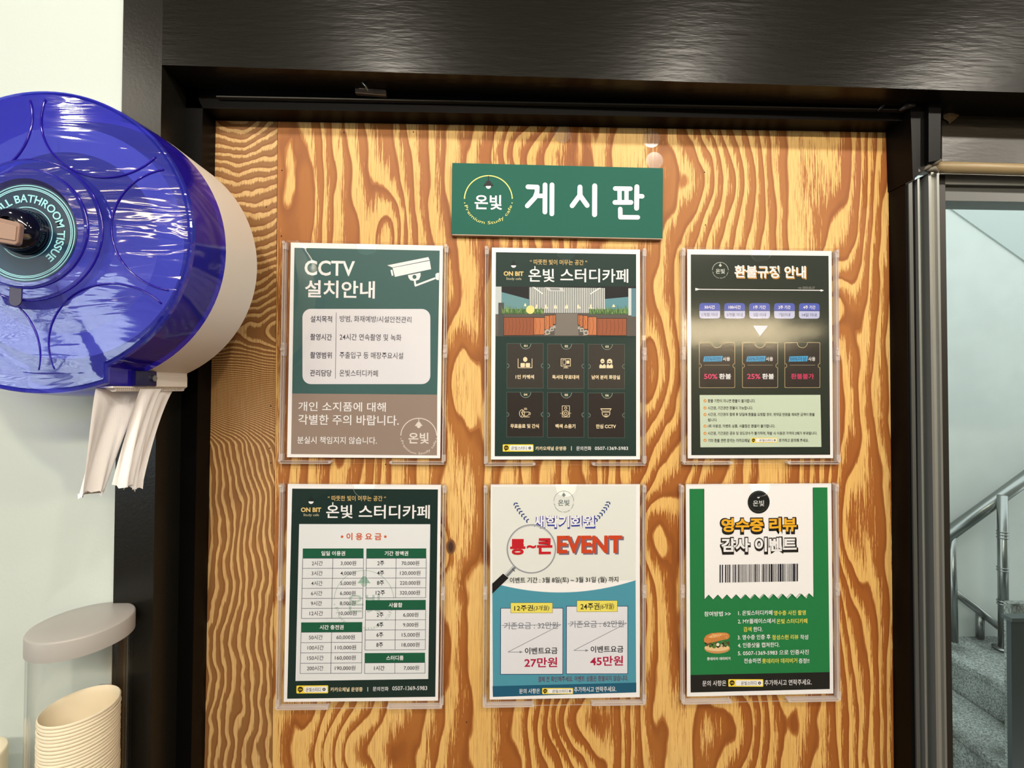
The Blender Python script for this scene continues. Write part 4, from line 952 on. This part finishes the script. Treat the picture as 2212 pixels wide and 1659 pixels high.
# roll inside and the tissue hanging out of it
RL = root('tissue_roll', (dc.x, .50, dc.z), 'white jumbo tissue roll inside the blue casing with its torn end hanging below', 'tissue roll')
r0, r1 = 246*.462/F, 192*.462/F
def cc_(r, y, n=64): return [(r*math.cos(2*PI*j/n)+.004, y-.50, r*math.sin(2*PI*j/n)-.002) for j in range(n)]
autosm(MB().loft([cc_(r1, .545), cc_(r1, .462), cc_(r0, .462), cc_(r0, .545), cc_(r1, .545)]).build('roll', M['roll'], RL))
def sheet(fy0, fy1, z1, nx=26, nz=30, ph=0, tear=.006, xo=0, top0=.4585, top1=.541, xb=0):
    """vertical strip of tissue; top along the cutter from y=top0..top1, bottom narrower y=fy0..fy1"""
    xt = dc.x+HB-.006+xo; zt_ = dc.z+zbs*1.02-.002; V = []
    random.seed(int(ph*10)+2); tr_ = [random.uniform(-1, 1) for _ in range(nx+1)]
    for j in range(nz+1):
        v = j/nz
        for i in range(nx+1):
            u = i/nx; y = (top0+(top1-top0)*u)*(1-v**.8)+(fy0+(fy1-fy0)*u)*v**.8
            x = xt+.0045*math.sin(u*9+ph+v*1.5)*v**.6+.002*math.sin(u*23+ph*2)*v+xb*v*v-.004*v
            z = zt_-(zt_-z1)*v+(tr_[i]*tear+.006*math.sin(u*3+ph) if j == nz else 0)
            V.append((x, y, z))
    fa = [(j*(nx+1)+i, j*(nx+1)+i+1, (j+1)*(nx+1)+i+1, (j+1)*(nx+1)+i) for j in range(nz) for i in range(nx)]
    return MB().add(V, fa)
zb1 = W(205, 1070, .46).z
o = under(sheet(.4355, .4680, zb1, ph=.4, tear=.0035, top0=.4500, top1=.516, xo=-.008).build('hanging_tissue', M['tissue'], smooth=True), RL)
o = under(sheet(.4740, .4990, W(270, 1052, .48).z, ph=2.1, tear=.003, top0=.490, top1=.541, xo=.003, nx=18).build('hanging_tissue', M['tissue'], smooth=True), RL)
o = under(sheet(.462, .480, W(240, 1040, .48).z, ph=3.1, tear=.002, top0=.485, top1=.515, xo=.0075, nx=14).build('hanging_tissue', M['tissue'], smooth=True), RL)

# ------------------------------------------------------------------ cup tube, lid, cups
LY = .5105; lc = W(179.5, 1340, LY); LR = .0450
ct_ = root('cup_tube', (lc.x, LY, lc.z-.40), 'clear cylindrical cup tube with grey lid at lower corner beside the black column', 'cup dispenser')
def cyl(r, z, n=72, e=0): return [(r*math.cos(2*PI*j/n), r*math.sin(2*PI*j/n), z) for j in range(n)]
ZT = .40
autosm(MB().loft([cyl(LR, ZT-.0205), cyl(LR, ZT-.002), cyl(LR-.0006, ZT-.0006), cyl(LR-.002, ZT), cyl(LR*.5, ZT+.0003), cyl(.001, ZT+.0003)], cap1=True).loft([cyl(LR, ZT-.0205), cyl(LR-.0012, ZT-.0205), cyl(LR-.0012, ZT-.003)], cap1=True).build('lid', M['grey'], ct_), 45)
MB().loft([cyl(LR-.0015, ZT-.006), cyl(LR-.0015, 0)]).loft([cyl(LR-.0035, ZT-.006), cyl(LR-.0035, 0)]).build('tube_wall', M['tube'], ct_, smooth=True)
for a in (88, 94):
    t = math.radians(a); x, y = (LR-.0036)*math.cos(t), (LR-.0036)*math.sin(t); MB().box(x-.0004, x+.0004, y-.0008, y, 0, ZT-.02).build('guide_rib', M['acedge'], ct_)
bevel(MB().box(-.02, .02, LR-.0015, YWALL-LY, ZT-.14, ZT-.10).build('wall_bracket', M['grey'], ct_), .001)
CR = .0335
prof = [(CR*.97, -.0008), (CR*.985, .0008), (CR, .0006), (CR+.0007, -.0008), (CR, -.0024), (CR-.0008, -.0022)]
outer = [(CR-.0008-.0085*t, -.0022-.068*t) for t in (0.15, .5, 1)]
inner = [(CR-.0010-.0085*t, -.0008-.066*t) for t in (1, .5, 0.08)]
pr_ = outer[::-1]+prof[::-1]+[(CR*.97-.0003, -.0012)]+inner[::-1]+[(.0008, -.0668)]
cupm = MB().loft([cyl(r, z, 56) for r, z in pr_], cap1=True)
zc1 = W(172, 1523, LY).z
first = None
ORD = 'second third fourth fifth sixth seventh eighth ninth tenth eleventh twelfth thirteenth fourteenth fifteenth sixteenth seventeenth eighteenth nineteenth twentieth twenty-first twenty-second twenty-third twenty-fourth twenty-fifth twenty-sixth'.split()
for k in range(26):
    z = zc1-.0037*k
    if first is None:
        first = autosm(cupm.build('paper_cup', M['kraft'], None), 60); o = first
        tag(o, 'topmost cream paper cup in the clear tube, showing its inside', 'cup', 'paper cups nested in the clear tube')
    else:
        o = first.copy(); COL.objects.link(o); o['label'] = ORD[k-1]+' cream paper cup from the top of the nested stack in the clear tube'
    o.location = (lc.x-.001+random.uniform(-.0004, .0004), LY+random.uniform(-.0003, .0003), z); o.rotation_euler = (random.uniform(-.012, .012), random.uniform(-.012, .012), k)
# cream container at the frame edge
q = W(11, 1622, .50)
m_ = MB().loft([[(x*s, y*s, z) for x, y in ell(0, 0, .03, .03, 40)] for s, z in ((.96, -.16), (1, -.004), (.99, -.001), (.95, 0), (.6, .0004))], cap1=True)
o = autosm(m_.build('cream_canister', M['kraft'], None), 50); o.location = (q.x-.040, .50, q.z-.006); tag(o, 'cream canister with rounded top edge at the corner beside the cup tube', 'canister')

# ------------------------------------------------------------------ lamps of the room, inferred and added
DL = ['over the tissue dispenser', 'added on the camera side of the sign to light the posters', 'over the middle of the board', 'over the stairwell window', 'far along the room', 'by the far front wall']
for i, (x, y) in enumerate(SPOTS):
    r = root('ceiling_downlight', (x, y, 2.5), 'small round warm ceiling downlight '+DL[i], 'lamp', 'ceiling downlights')
    MB().loft([cyl(.06, 0, 24), cyl(.06, -.012, 24), cyl(.045, -.014, 24), cyl(.043, -.004, 24)]).build('ring', M['alud'], r, smooth=True)
    MB().loft([cyl(.043, -.006, 24), cyl(.001, -.006, 24)]).build('diffuser', M['lampd'], r)
for (x0, x1, y), lb in (((-1.1, 1.3, -1.24), 'added linear ceiling lamp that fills light onto the notice board'), ((-2.4, -1.3, -1.75), 'short warm linear ceiling lamp near the daylit window'), ((2.5, 5.2, -6.4), 'long warm linear lamp by the far wall'), ((2.6, 5.0, -5.5), 'added linear lamp before the one by the far wall, widening its warm reflection'), ((2.2, 3.9, -4.7), 'added linear lamp nearest the middle of the room, widening the warm reflection')):  # board lamp is added fill; nearer far lamps are added to widen a reflection
    r = root('linear_lamp', ((x0+x1)/2, y, 2.46), lb, 'lamp'); d = (x1-x0)/2
    bevel(MB().box(-d, d, -.03, .03, 0, .04).build('housing', M['alud'], r), .002); MB().box(-d+.01, d-.01, -.025, .025, -.07, -.0005).build('diffuser', M['lamp'], r)
